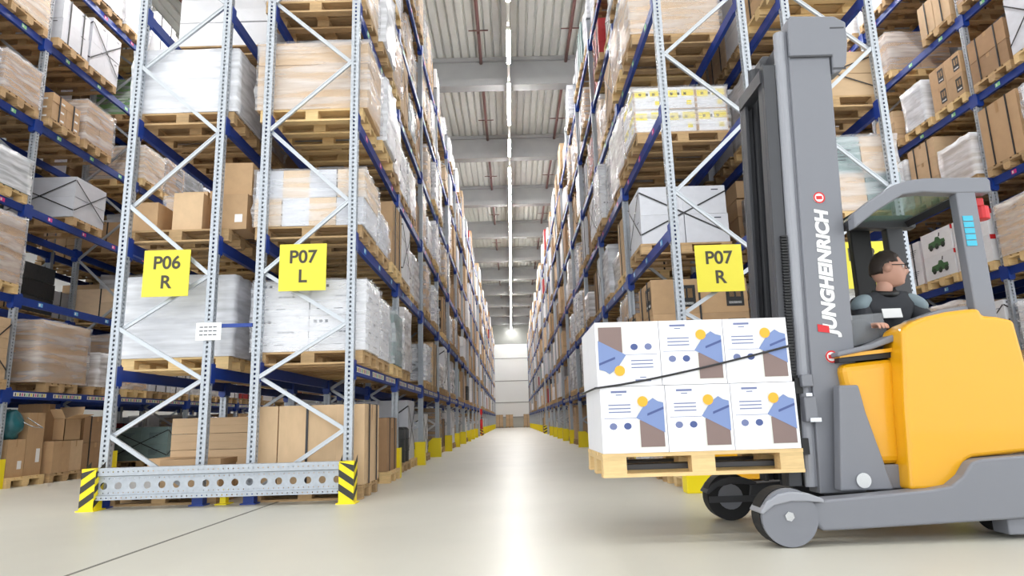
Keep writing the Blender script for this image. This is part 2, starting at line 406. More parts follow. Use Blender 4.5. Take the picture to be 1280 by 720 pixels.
def d_yellow(f, p):
    for s in SID:
        f(s,.05,.42,.55,.86,1); f(s,.55,.95,.6,.9,1); f(s,.70,.86,.2,.4,1)
        for k in range(3): f(s,.18+.22*k,.27+.22*k,.64,.76,2)
        f(s,0,.04,0,1,3); f(s,.96,1,0,1,3); f(s,0,1,0,.05,3)
def d_black(f, p):
    d_tape(f, p)
    for s in SID: f(s,.55,.92,.18,.82,2); f(s,.6,.87,.25,.32,3); f(s,.62,.72,.45,.72,1); f(s,.76,.86,.45,.72,1)
def d_toy(f, p):
    for s in ('-y','+y'):
        f(s,0,.18,.82,1,1); f(s,.72,1,.88,1,1); f(s,.55,.85,.3,.7,1); f(s,.1,.16,.3,.62,2); f(s,.22,.42,.4,.6,1); f(s,.8,1,0,.1,1)
    for s in ('-x','+x'):
        p(s,[(.22,.35),(.30,.30),(.75,.30),(.80,.42),(.78,.55),(.66,.56),(.60,.70),(.50,.72),(.46,.58),(.26,.55)],3)
        for cx in (.32,.52,.72): p(s,[(cx+.07*math.cos(a*math.pi/4),.32+.13*math.sin(a*math.pi/4)) for a in range(8)],2)
        p(s,[(.60,.70),(.63,.86),(.66,.84),(.64,.70)],2)
U = {
 'kraft': unit('carton','kraft',d_tape,['tape']), 'kraft2': unit('carton','kraft2',d_tape,['tape']), 'kraft3': unit('carton','kraft3',d_tape,['tape']),
 'kraftseam': unit('carton','kraft2',d_tapeseam,['tape','kraft3']), 'kraftlab': unit('carton','kraft',d_label,['tape','labelwhite']),
 'beige': unit('carton','beige',d_tape,['tape']), 'white': unit('carton','white',d_icons,['print']), 'whitetext': unit('carton','white',d_text,['print']),
 'whitehandle': unit('carton','greywhite',d_handle,['print']), 'whiteplain': unit('carton','white'), 'greywhite': unit('carton','greywhite'),
 'teal': unit('carton','teal',d_text,['print']), 'yellow': unit('carton','white',d_yellow,['printyellow','ink','kraft']),
 'black': unit('carton','kraft',d_black,['tape','black','labelwhite']), 'toy': unit('carton','white',d_toy,['printred','black','printgreen']),
 'red': unit('crate','redbox',d_text,['labelwhite']), 'dark': unit('bundle','darkplastic'), 'green': unit('carton','greenbox',d_text,['labelwhite'])}
# stretch wrap shells: unit hull, crumpled
def shell(seed):
    rnd = random.Random(seed); bm = bmesh.new(); n = 7
    g = {}
    def vert(p):
        k = tuple(round(c, 4) for c in p)
        if k not in g:
            j = .012; v = Vector(p); q = v+Vector([rnd.uniform(-j,j*1.2)*(1 if abs(c) > .49 else .6)*(1 if c >= 0 else -1) for c in p])
            if p[2] < -.49: q.z = p[2]
            g[k] = bm.verts.new(q)
        return g[k]
    L_ = [-.5+i/n for i in range(n+1)]
    for i in range(n):
        for j in range(n):
            a, b_, c, d = L_[i], L_[i+1], L_[j], L_[j+1]
            for s in (-.5, .5):
                bm.faces.new([vert(q) for q in ((s,a,c),(s,b_,c),(s,b_,d),(s,a,d))]); bm.faces.new([vert(q) for q in ((a,s,c),(b_,s,c),(b_,s,d),(a,s,d))])
            bm.faces.new([vert(q) for q in ((a,c,.5),(b_,c,.5),(b_,d,.5),(a,d,.5))])
    bmesh.ops.recalc_face_normals(bm, faces=bm.faces); me = bpy.data.meshes.new('stretch_wrap'); bm.to_mesh(me); bm.free()
    me.polygons.foreach_set('use_smooth', [True]*len(me.polygons)); return me
SHELL = []
for k in range(4):
    for w in ('wrap','wrapheavy'):
        me = shell(k*2+(w == 'wrap')); me.materials.append(MATS[w]); SHELL.append(me)
STRAPX = MB().box(-.5,.5,-.012,.012,.498,.506).box(-.506,-.498,-.012,.012,-.5,.506).box(.498,.506,-.012,.012,-.5,.506).mesh('strap', ['strap'])
STRAPY = MB().box(-.012,.012,-.5,.5,.498,.506).box(-.012,.012,-.506,-.498,-.5,.506).box(-.012,.012,.498,.506,-.5,.506).mesh('strap', ['strap'])
STRAPD = MB()
for s in (-1, 1):
    for (a, b_) in (((-.5,-.35),(.5,.4)),((-.5,.4),(.5,-.35))):
        STRAPD.bar((a[0],s*.508,a[1]), (b_[0],s*.508,b_[1]), .022, .004); STRAPD.bar((s*.508,a[0],a[1]), (s*.508,b_[0],b_[1]), .022, .004, (1,0,0))
STRAPD = STRAPD.mesh('strap', ['strap'])
def load(x, y, z, sp, label, group, rnd):
    """a stack of cartons that moves as one: sp = (style, nx, ny, nz, wx, wy, h, finish)"""
    st, nx, ny, nz, wx, wy, h, fin = sp
    if fin == 'none':                        # loose cartons: each one is a thing of its own
        dx, dy, dz = wx/nx, wy/ny, h/nz; tail = label.split(' cartons, ', 1)[1]
        for k in range(nz):
            for j in range(ny):
                l2 = f"{['lower','upper'][k]}{'' if ny == 1 else [' near',' far'][j]} {WORD[st]} carton, {tail}"
                tag(link('carton', U[st], None, (x, y-wy/2+dy*(j+.5), z+dz*(k+.5)), 0, (wx-.006, dy-.006, dz-.003)), l2, 'carton', 'loose cartons in the racks')
        return None
    name = {'wrap':'wrapped_load','heavy':'wrapped_load','strap':'strapped_load','cross':'strapped_load','none':'carton_stack'}[fin]
    t = thing(name, (x,y,z), label, 'pallet load', group)
    dx, dy, dz = wx/nx, wy/ny, h/nz
    g = .006
    for k in range(nz):
        for i in range(nx):
            for j in range(ny):
                if ny > 2 and 0 < j < ny-1 and 0 < i < nx-1 and k < nz-1: continue
                jx, jy = (rnd.uniform(-.006,.006), rnd.uniform(-.006,.006)) if fin != 'none' else (rnd.uniform(-.012,.012), rnd.uniform(-.012,.012))
                s2 = st if isinstance(st, str) else st[(i+j+k) % len(st)]
                link(U[s2].name.split('.')[0], U[s2], t, (-wx/2+dx*(i+.5)+jx, -wy/2+dy*(j+.5)+jy, dz*(k+.5)), 0, (dx-g, dy-g, dz-g*.5))
    if fin in ('wrap','heavy'):
        link('stretch_wrap', SHELL[rnd.randrange(4)*2+(fin == 'heavy')], t, (0,0,h/2+.004), 0, (wx+.035, wy+.035, h+.012))
    if fin == 'strap':
        for yy in (-.25, .25): link('strap', STRAPX, t, (0,yy*wy,h/2), 0, (wx*1.005,1,h*1.0))
        link('strap', STRAPY, t, (0,0,h/2), 0, (1,wy*1.005,h*1.0))
    if fin == 'cross': link('strap', STRAPD, t, (0,0,h/2), 0, (wx*1.002,wy*1.002,h))
    return t
WORD = {'kraft':'brown','kraft2':'light brown','kraft3':'dark brown','kraftseam':'brown','kraftlab':'labelled brown','beige':'beige','white':'white printed','whitetext':'white printed','whitehandle':'grey-white','whiteplain':'plain white','greywhite':'grey-white','teal':'grey-green','yellow':'yellow-printed','black':'black-labelled brown','toy':'toy-tractor','red':'red','dark':'black','green':'green'}
FINW = {'wrap':'film-wrapped','heavy':'heavily wrapped','strap':'strapped','cross':'cross-strapped','none':'stacked'}
STYLES = [('kraft',20),('kraft2',16),('kraft3',6),('kraftlab',8),('beige',14),('white',14),('whitetext',9),('whiteplain',12),('greywhite',8),('teal',6),('kraftseam',6),('black',4),('red',4),('dark',2)]
def rand_spec(rnd, lvl):
    st = rnd.choices([s for s, w in STYLES], [w for s, w in STYLES])[0]
    nx = rnd.choice((2,2,3)); ny = rnd.choice((1,2,2)); h = rnd.choice((.55,.7,.8,.9,.95,1.02,1.05)); nz = max(1, round(h/rnd.choice((.26,.33,.45))))
    fin = rnd.choices(('wrap','heavy','strap','cross'), (46,26,18,10))[0]
    return (st, nx, ny, nz, rnd.choice((1.1,1.15,1.2,1.2)), rnd.choice((.76,.8,.82)), h, fin)
# hand-placed loads seen in the photograph: (row, bay, slot, level) -> spec (None = empty, 'own' = built separately)
SPEC = {
 ('P07 L',0,0,0): ('kraft2',4,1,1,1.24,.78,.84,'strap'), ('P07 L',0,1,0): None, ('P07 L',0,2,0): ('kraft3',2,1,1,1.1,.75,.7,'strap'), ('P07 L',1,0,0): None, ('P07 L',1,1,0): 'own',
 ('P07 L',0,0,1): ('white',2,2,2,1.25,.78,.79,'wrap'), ('P07 L',0,1,1): ('whiteplain',2,1,2,1.22,.7,.74,'wrap'), ('P07 L',0,2,1): ('teal',2,2,3,1.22,.76,.72,'wrap'),
 ('P07 L',1,0,1): ('kraft',2,1,3,1.2,.76,.95,'heavy'),
 ('P07 L',0,0,2): (('beige','greywhite'),4,1,2,1.24,.8,.67,'wrap'), ('P07 L',0,1,2): ('greywhite',2,2,2,1.2,.72,.45,'wrap'), ('P07 L',0,2,2): ('kraft',2,2,2,1.2,.74,.9,'strap'),
 ('P07 L',0,0,3): ('kraftseam',1,2,3,1.3,.8,.86,'wrap'), ('P07 L',0,1,3): ('white',2,1,2,1.26,.74,.9,'heavy'), ('P07 L',0,2,3): ('kraft2',2,2,3,1.2,.76,.95,'heavy'),
 ('P07 L',0,0,4): ('beige',2,1,2,1.2,.8,.9,'wrap'), ('P07 L',0,1,4): ('whiteplain',2,1,2,1.24,.76,1.0,'heavy'),
 ('P06 R',0,0,0): 'own', ('P06 R',0,1,0): 'own', ('P06 R',0,2,0): ('kraft3',2,1,3,1.15,.78,.7,'cross'),
 ('P06 R',0,0,1): ('greywhite',1,1,7,1.24,.8,.93,'heavy'), ('P06 R',0,1,1): None, ('P06 R',0,0,2): 'own', ('P06 R',0,1,2): ('kraft',3,2,2,1.2,.76,.72,'wrap'),
 ('P06 R',0,0,3): ('whiteplain',2,1,2,1.22,.8,.80,'heavy'), ('P06 R',0,0,4): None, ('P06 R',0,1,4): ('whiteplain',2,1,3,1.2,.8,1.05,'heavy'), ('P06 R',0,2,4): None, ('P06 R',1,0,4): None, ('P06 R',1,1,4): None, ('P06 R',0,1,3): ('kraft3',2,1,2,1.2,.8,.6,'wrap'),
 ('P07 R',0,0,1): None, ('P07 R',0,0,2): None, ('P07 R',0,1,2): ('whitehandle',2,1,2,1.16,.78,.78,'cross'),
 ('P07 R',0,2,2): None, ('P07 R',0,0,3): None, ('P07 R',0,1,3): ('yellow',3,1,2,1.24,.78,.64,'wrap'), ('P07 R',0,2,3): ('kraftseam',2,1,1,1.24,.78,.8,'heavy'),
 ('P07 R',0,0,4): None, ('P07 R',0,1,4): ('kraft2',2,1,1,1.22,.8,.9,'wrap'), ('P07 R',0,1,1): ('black',2,1,2,1.2,.8,.87,'strap'), ('P07 R',0,2,1): ('black',2,1,2,1.2,.76,.6,'strap'), ('P07 R',1,2,5): ('red',2,2,3,1.2,.76,.6,'strap'), ('P07 R',1,1,5): ('red',2,2,3,1.2,.76,.7,'strap'), ('P07 R',2,0,4): ('red',2,2,3,1.2,.76,.7,'wrap'),
 ('truck',0,0,1): ('whitetext',2,1,2,1.2,.8,.9,'wrap'), ('truck',0,0,2): (('kraft2','kraft2','teal'),3,1,2,1.24,.8,.9,'wrap'), ('truck',0,0,3): ('kraft2',1,1,2,1.1,.8,.56,'cross'), ('truck',0,1,4): ('whiteplain',2,2,3,1.2,.8,.95,'wrap'), ('truck',0,0,4): ('kraft',2,1,2,1.2,.8,.4,'strap'),
 ('leftmost',1,0,1): None, ('leftmost',1,1,1): ('kraft',2,1,3,1.2,1.2,.98,'wrap'), ('leftmost',1,2,1): ('kraft',2,2,3,1.2,.5,.6,'heavy'), ('leftmost',1,0,2): None, ('leftmost',1,1,2): None, ('leftmost',1,2,2): None,
 ('leftmost',1,0,3): None, ('leftmost',1,1,3): ('greywhite',1,1,2,1.2,.86,.72,'cross'), ('leftmost',1,2,3): None, ('leftmost',0,2,3): ('teal',1,1,1,1.2,.8,.55,'heavy'), ('leftmost',2,0,3): ('kraft',2,2,2,1.2,.76,.5,'strap'),
 ('leftmost',1,0,4): ('kraftlab',2,2,3,1.2,.7,.45,'strap'), ('leftmost',1,1,4): ('kraft',2,2,4,1.2,.8,.75,'wrap'), ('leftmost',1,2,4): None, ('leftmost',0,2,4): ('kraft',1,1,1,1.2,.76,.62,'wrap'),
 ('leftmost',1,1,5): ('whitehandle',2,2,2,1.2,.86,.95,'cross'), ('leftmost',1,0,5): ('whitehandle',2,1,2,1.2,.7,.8,'strap'), ('leftmost',1,2,5): None, ('leftmost',0,2,5): ('beige',2,1,2,1.2,.8,.8,'wrap'), ('leftmost',1,2,6): ('whiteplain',1,1,1,1.2,.8,.9,'wrap'), ('leftmost',2,0,5): ('green',1,1,1,1.1,.7,.8,'wrap'),
 ('leftmost',1,0,0): 'own', ('leftmost',1,1,0): 'own', ('leftmost',1,2,0): ('kraft3',1,1,2,1.1,.76,.9,'strap'),
 ('rightmost',1,0,2): ('toy',1,1,2,1.2,.82,.84,'none'), ('rightmost',1,1,2): ('toy',1,1,2,1.2,.82,.84,'none'), ('rightmost',0,2,2): ('kraft2',1,1,1,1.2,.8,.8,'wrap'),
 ('rightmost',0,2,3): ('kraft',1,1,1,1.2,.8,.95,'strap'), ('rightmost',1,0,3): ('beige',1,1,1,1.2,.8,.7,'heavy'),
 ('rightmost',1,0,4): ('black',1,2,2,1.2,.8,.75,'none'), ('rightmost',1,1,4): ('whitetext',1,1,2,1.2,.6,.75,'heavy'), ('rightmost',1,2,4): ('kraft2',2,1,5,1.2,.6,.6,'strap'), ('rightmost',1,0,5): ('kraft2',2,2,1,1.2,.8,.6,'strap'), ('rightmost',1,1,5): None,
 ('rightmost',0,2,4): ('kraft3',2,1,2,1.2,.8,.7,'strap'),
}
YOFF = {('leftmost',1,1,1): -.3, ('P07 R',0,1,2): .30, ('P06 R',0,0,1): .25, ('rightmost',1,1,2): -.05}
ROWS = [('P07 L',XPL,YA,10,'P07 L rack'), ('P07 R',XPR,YA,10,'P07 R rack'), ('P06 R',X6R,YA,4,'P06 R rack'), ('truck',X8L,YA,4,'rack behind truck mast'),
        ('leftmost',XOL,YA,6,'leftmost rack'), ('rightmost',XOR,YA,6,'rightmost rack'), ('left2',XOL2,YA,5,'rack behind leftmost rack'), ('right2',XOR2,YA,5,'rack behind rightmost rack'),
        ('P07 L far',XPL,YB,12,'distant left rack'), ('P07 R far',XPR,YB,12,'distant right rack')]
SL = ['nearest','middle','farthest']
slots = []
for rn, xc, y0, nb, rl in ROWS:
    for b in range(nb):
        for s in range(3):
            for lv in range(7):
                z = 0 if lv == 0 else LEV[lv-1]; y = y0+b*2.8+.5+.9*s
                rnd = random.Random(hash((rl, b, s, lv)) if False else (len(rl)*7919+b*131+s*17+lv*1009+int(abs(xc)*100)))
                key = (rn,b,s,lv)
                if key in SPEC: sp = SPEC[key]
                else:
                    occ = ((.6 if b == 0 else .38) if lv == 0 else .95) if rn not in ('left2','right2') else .92
                    sp = rand_spec(rnd, lv) if rnd.random() < occ else None
                if sp is None: continue
                p = proj((xc, y, z+.5))
                if p is None: continue
                half = FPX*1.0/p[2]
                if p[0] < -half-130 or p[0] > 1280+half+130 or p[1] < -half-40: continue
                wgt = p[2]*(1.0 if rn.startswith('P07') else (1.15 if rn in ('leftmost','rightmost') else (1.25 if b == 0 and s == 0 else 2.2)))
                slots.append((wgt, key, xc, y+YOFF.get(key, 0), z, sp, rl, rnd))
slots.sort(key=lambda t: t[0])
far_p = MB(); far_mats = ['kraft','kraft2','kraft3','beige','white','greywhite','teal','redbox','darkplastic','tape']; far_l = MB()
FM = {'kraft':0,'kraft2':1,'kraft3':2,'kraftlab':0,'beige':3,'white':4,'whitetext':4,'whiteplain':4,'greywhite':5,'teal':6,'kraftseam':1,'black':0,'red':7,'dark':8}
PB = [(c, [max(v.co[i] for v in me.vertices)-min(v.co[i] for v in me.vertices) for i in range(3)]) for nme, me, c in PPW if nme != 'stringer_board']
for n, (wgt, key, xc, y, z, sp, rl, rnd) in enumerate(slots):
    rn, b, s, lv = key
    where = f"{'floor level' if lv == 0 else ORD[lv-1]+' shelf'}, {ORD[b]} bay, {SL[s]} slot, {rl}"
    aisle = 1 if rn in ('P07 L','P07 L far','truck','leftmost','right2') else -1
    xo = xc+(rnd.uniform(-.03,.03) if (b == 0 or rn in ('leftmost','rightmost')) else -aisle*(rnd.uniform(.0,.15) if lv else rnd.uniform(.12,.22)))
    if n < 296:
        pallet(xo, y, z, f"wooden pallet, {where}", 'pallets in the racks', n < 110, rnd.random() < .3)
        if sp != 'own':
            st = sp[0] if isinstance(sp[0], str) else sp[0][0]
            load(xo, y, z+.146, sp, f"{FINW[sp[7]]} {WORD[st]} cartons, {where}", 'pallet loads in the racks', rnd)
    else:
        for c, d in PB: far_p.cbox((xo+c[0], y+c[1], z+c[2]), d)
        st, nx, ny, nz, wx, wy, h, fin = sp; mi = FM[st if isinstance(st, str) else st[0]]
        if fin == 'heavy' and rnd.random() < .6: mi = rnd.choice((4,4,5))
        for i in range(nx):
            for k in range(nz):
                far_l.cbox((xo-wx/2+wx/nx*(i+.5), y+rnd.uniform(-.02,.02), z+.146+h/nz*(k+.5)), (wx/nx-.012, wy, h/nz-.01), mi)
        if fin in ('strap','cross'):
            for yy in (-.2,.2): far_l.cbox((xo, y+yy, z+.146+h/2), (wx+.01, .02, h+.01), 8)
tag(part(far_p, 'distant_pallets', 'wood', None), 'countless small wooden pallets in the distant rack bays of the aisle', 'pallets', kind='stuff')
tag(part(far_l, 'distant_loads', far_mats, None), 'countless small carton loads filling the distant rack bays of the aisle', 'pallet loads', kind='stuff')
print('slots', len(slots))

# ---------------------------------------------------------------- loose cartons
def carton(x, y, z, d, style, label, rz=0, group='loose cartons', tilt=0):
    o = tag(link('carton', U[style], None, (x, y, z+d[2]/2), rz, d), label, 'carton', group)
    return o
zb = LEV[1]+.146; y7 = YA+.16
carton(-4.16, y7+.20, zb, (.32,.34,.36), 'kraft', 'square brown carton at left end of pallet above the P06 R sign')
carton(-3.88, y7+.52, zb, (.28,.3,.34), 'kraft', 'brown carton half hidden right of the leftmost carton above P06 R sign')
carton(-3.66, y7+.17, zb, (.33,.3,.46), 'kraft2', 'tall brown carton at centre front of pallet above P06 R sign', .06)
carton(-3.75, y7+.52, zb+.0, (.0001+.30,.3,.60), 'kraft2', 'pale brown carton standing behind the centre carton above P06 R sign')
carton(-3.43, y7+.52, zb, (.28,.32,.60), 'kraft', 'brown carton behind the rack post above the P06 R sign')
carton(-3.14, y7+.2, zb, (.36,.42,.42), 'kraftlab', 'lower labelled brown carton at right end of pallet above P06 R sign')
carton(-3.13, y7+.22, zb+.42, (.36,.36,.40), 'kraft', 'upper brown carton at right end of pallet above P06 R sign', .05)
# P06 R floor: long cartons stacked, a lidded box in front
for k in range(4): carton(-3.55, y7+1.2, .146+.19*k, (1.15,.5,.185), 'kraftseam', f"long flat brown carton, {['lowest','second','third','topmost'][k]} of stack behind the perforated barrier", 0, 'long flat cartons')
lc = thing('lidded_carton', (-3.42, y7+.2, .146), 'lidded brown carton in front of the long flat cartons', 'carton', 'loose cartons')
part(MB().box(-.31,.31,-.21,.21,0,.30), 'carton_body', 'kraft2', lc); part(MB().box(-.32,.32,-.22,.22,.25,.31), 'lid', 'kraft', lc)
carton(-4.0, y7+.28, .146, (.44,.6,.16), 'whiteplain', 'flat white carton at left end behind the perforated barrier')
carton(-3.98, y7+.9, .146, (.5,.5,.3), 'black', 'brown carton with black label behind the flat white carton')
# leftmost rack floor level
fx = -7.62
def opencarton(x, y, z, d, label):
    t = thing('open_carton', (x,y,z), label, 'carton', 'open cartons')
    w, l, h = d
    part(MB().box(-w/2,w/2,-l/2,l/2,0,.01).box(-w/2,-w/2+.01,-l/2,l/2,0,h).box(w/2-.01,w/2,-l/2,l/2,0,h).box(-w/2,w/2,-l/2,-l/2+.01,0,h).box(-w/2,w/2,l/2-.01,l/2,0,h), 'carton_body', 'kraft', t)
    part(MB().bar((w/2,0,h), (w/2+.2,0,h+.06), .008, l), 'flap', 'kraft', t); part(MB().bar((0,-l/2,h), (0,-l/2-.12,h+.15), .008, w, (1,0,0)), 'flap', 'kraft2', t)
    part(MB().bar((0,l/2,h), (0,l/2+.06,h+.2), .008, w, (1,0,0)), 'flap', 'kraft2', t)
    return t
carton(-7.72, 10.25, .146, (.5,.36,.55), 'kraftlab', 'brown labelled carton nearest the left picture edge on floor pallet')
carton(-7.72, 10.63, .146, (.5,.36,.95), 'kraftlab', 'tall brown carton beside the teal bag at left edge')
carton(-8.25, 10.4, .146, (.5,.6,.6), 'kraft', 'brown carton behind the tall carton at left edge')
carton(-7.68, 11.15, .146, (.6,.42,.50), 'kraft', 'wide brown carton supporting the open carton at left')
carton(-7.66, 11.55, .146, (.5,.34,.50), 'kraft2', 'smaller brown carton right of the one under the open carton')
carton(-7.8, 11.06, .646, (.4,.3,.6), 'kraft3', 'dark brown carton standing left of the open carton')
opencarton(-7.62, 11.42, .648, (.42,.42,.36), 'open brown carton with raised flaps on stack at left')
# teal bag
bm = bmesh.new(); bmesh.ops.create_icosphere(bm, subdivisions=3, radius=1); rb = random.Random(3)
for v in bm.verts:
    n_ = v.co.normalized(); k = 1+.12*math.sin(9*n_.x+4*n_.z)+.08*math.sin(13*n_.y+3); v.co = Vector((n_.x*.2*k, n_.y*.17*k, max(n_.z, -.8)*.25*k))
me = bpy.data.meshes.new('plastic_bag'); bm.to_mesh(me); bm.free(); me.polygons.foreach_set('use_smooth', [True]*len(me.polygons))
mat('bagteal', (30, 92, 100), .35, noise=.3, nscale=6, bump=.5); me.materials.append(MATS['bagteal'])
bag = tag(link('plastic_bag', me, None, (-7.62, 10.2, .90)), 'dark teal plastic bag on a carton at left picture edge', 'bag')
part(MB().tube([(.1,.05,.1),(.32,.1,-.02),(.34,.3,-.04),(.12,.25,.12)], .008, 6), 'handle', 'steel', bag)
# black rolls on pallet in second bay of P07 L floor
for i, (dx, dy) in enumerate(((.32,-.2),(.32,.18),(-.1,-.2),(-.1,.18))):
    b = MB().cyl((0,0,0),(0,0,.52),.16,18).cyl((0,0,.52),(0,0,.56),.16,18,0,.12); b.cyl((0,0,.17),(0,0,.19),.168,18).cyl((0,0,.36),(0,0,.38),.168,18)
    tag(part(b, 'film_roll', 'darkplastic', None, True), ['black upright roll nearest the aisle and camera, behind first yellow guard','black upright roll nearest the aisle, behind the front roll','black upright roll farther inside the rack, front of pair','black upright roll farther inside the rack, rear of pair'][i], 'roll', 'black upright rolls').location = (XPL-.02+dx, YA+2.8+1.4+dy, .146)
# ---------------------------------------------------------------- guards
gd = MB(); gp = [(-.20,0),(.085,0),(.085,.42),(-.10,.42),(-.20,.33)]
gd.prismY(gp, -.085, -.075).box(.075,.085,-.085,.085,0,.42).box(-.21,.10,-.095,-.07,0,.012)
GR = gd.mesh('post_guard', ['yellow'])
gl = MB(); gl.v = [(-v[0], v[1], v[2]) for v in gd.v]; gl.f = [f[::-1] for f in gd.f]; gl.m = gd.m; GL = gl.mesh('post_guard', ['yellow'])
def guards(x, y0, i0, i1, me, where):
    for i in range(i0, i1):
        tag(link('post_guard', me, None, (x, y0+i*2.8, 0)), f"yellow steel guard at foot of {ORD[i]} post, {where}", 'guard', 'yellow post guards')
guards(XPL+.5, YA, 1, 10, GR, 'aisle side of P07 L rack'); guards(XPR-.5, YA, 1, 10, GL, 'aisle side of P07 R rack')
guards(XPL+.5, YB, 1, 12, GR, 'distant left rack'); guards(XPR-.5, YB, 1, 12, GL, 'distant right rack')
guards(XOL+.5, YA, 1, 6, GR, 'leftmost rack'); guards(XOR-.5, YA, 1, 6, GL, 'rightmost rack'); guards(X6R-.5, YA, 2, 4, GL, 'far side of P06 R rack')
def hazard(mb, x0, x1, y0, y1, z1, flip=False):
    """box with slanted black bands on the -y face"""
    mb.box(x0,x1,y0,y1,0,z1,0); w = x1-x0; n = 3; p = z1/n
    for k in range(n):
        za = p*k+.03; zb_ = za+p*.5; sl = .10
        a, b_ = (za, za+sl) if not flip else (za+sl, za); c, d = (zb_+sl, zb_) if not flip else (zb_, zb_+sl)
        q = [(x0,a),(x1,b_),(x1,c),(x0,d)]; q = [(X, max(.01, min(z1-.005, Z))) for X, Z in q]
        mb.poly([(X, y0-.002, Z) for X, Z in q], 1)
        for xs, sg in ((x0-.002,-1),(x1+.002,1)): mb.quad((xs,y0,za),(xs,y1,za+sl),(xs,y1,zb_+sl),(xs,y0,zb_),1)
    return mb
# perforated end barrier in front of P06 R / P07 L
by = 6.86; t = thing('end_barrier', (-2.95, by, 0), 'perforated galvanised floor barrier with hazard-striped ends below the P06 and P07 L signs', 'barrier'); o_ = (-2.95, by, 0)
rl = MB(); X0, X1 = -4.18, -1.70; n5 = int((X1-X0)/.05)
perf(rl, (X0,by,.335), (1,0,0), (0,0,1), n5, .05, .075, (.012,.012)); rl.quad((X0,by,.41),(X1,by,.41),(X1,by+.1,.41),(X0,by+.1,.41))
rl.quad((X0,by,.335),(X0,by+.03,.325),(X1,by+.03,.325),(X1,by,.335))
perf(rl, (X0,by+.03,.285), (1,0,0), (0,0,1), n5, .05, .04, (.010,.010))
cw = (X1-X0)/17
for i in range(17):
    cx = X0+cw*(i+.5); cz = .235; r = .036; ring = []; outer = []
    for k in range(16):
        a = 2*math.pi*k/16; ring.append((cx+r*math.cos(a), by+.03, cz+r*math.sin(a)))
        ca, sa = math.cos(a), math.sin(a); q = max(abs(ca), abs(sa)); outer.append((cx+cw/2*ca/q, by+.03, cz+.05*sa/q))
    for k in range(16):
        j = (k+1) % 16; rl.quad(outer[k], outer[j], ring[j], ring[k])
        rl.quad(ring[k], ring[j], (ring[j][0], by+.034, ring[j][2]), (ring[k][0], by+.034, ring[k][2]))
perf(rl, (X0,by+.03,.15), (1,0,0), (0,0,1), n5, .05, .035, (.010,.010))
rl.quad((X0,by+.03,.15),(X1,by+.03,.15),(X1,by,.14),(X0,by,.14)); perf(rl, (X0,by,.10), (1,0,0), (0,0,1), n5, .05, .04, (.012,.012)); rl.quad((X0,by,.10),(X1,by,.10),(X1,by+.1,.10),(X0,by+.1,.10))
rl.quad((X0,by+.03,.325),(X1,by+.03,.325),(X1,by+.03,.324),(X0,by+.03,.324))
part(rl, 'perforated_rail', 'galv', t, org=o_)
for xa, xb, fl_ in ((-4.30,-4.16,False),(-1.74,-1.59,True)):
    part(hazard(MB(), xa, xb, by-.03, by+.12, .41, fl_), 'striped_end', ['yellow','hazblack'], t, org=o_); part(MB().box(xa-.02,xb+.02,by-.05,by+.16,0,.012), 'base_plate', 'yellow', t, org=o_)
tag(part(MB().box(-3.03,-2.97,by+.25,by+.33,0,.16).box(-3.06,-2.94,by+.2,by+.38,0,.012), 'floor_stop', 'yellow', None), 'small yellow floor stop between racks behind perforated barrier', 'floor stop')
# right barrier
t = thing('end_barrier', (3.1, by, 0), 'yellow floor barrier below the P07 R sign behind the truck load', 'barrier'); o_ = (3.1, by, 0)
part(MB().box(1.95,4.35,by,by+.08,.12,.40), 'rail', 'truckyellow', t, org=o_)
for xa, xb in ((1.72,1.96),(4.3,4.5)): part(MB().box(xa,xb,by-.03,by+.14,0,.42), 'end_post', 'yellow', t, org=o_, bevel=.01)
# hazard end guards and fire post at the cross passage
for x, nm, fp in ((XPL+.56,'left',True),(XPR-.56,'right',False)):
    tag(part(hazard(MB(), x-.1, x+.1, YB-.3, YB-.12, .45, fp), 'striped_guard', ['yellow','hazblack'], None), f'small black-yellow striped guard at start of distant {nm} rack', 'guard')
t = thing('fire_post', (-1.62, 35.85, 0), 'thin red fire extinguisher post midway down left side of aisle', 'fire post')
part(MB().box(-.02,.02,-.02,.02,0,1.4), 'post', 'red', t); part(MB().box(-.06,.06,-.03,-.02,1.1,1.4), 'sign_plate', 'red', t); part(MB().cyl((0,-.1,.35),(0,-.1,.8),.07,12).cyl((0,-.1,.8),(0,-.1,.9),.07,12,0,.02), 'extinguisher', 'red', t, True); part(MB().cyl((0,-.1,.9),(0,-.1,.96),.025,8).bar((-.0,-.1,.95),(.08,-.1,.97),.02,.02), 'valve', 'black', t)
# pallet stacks at end wall
for x, lab in ((-.25,'carton load on pallet at centre foot of the white end wall'),(-1.3,'carton load on pallet at left foot of the end wall'),(1.62,'carton load on pallet at right foot of the end wall')):
    pallet(x, 71.3, 0, 'pallet under the '+lab.replace(' on pallet',''), 'pallets at end wall', False, False, math.pi/2)
    load(x, 71.3, .146, ('kraft2',1,2,3,.74,1.1,1.2,'strap'), lab, 'loads at the end wall', random.Random(5))

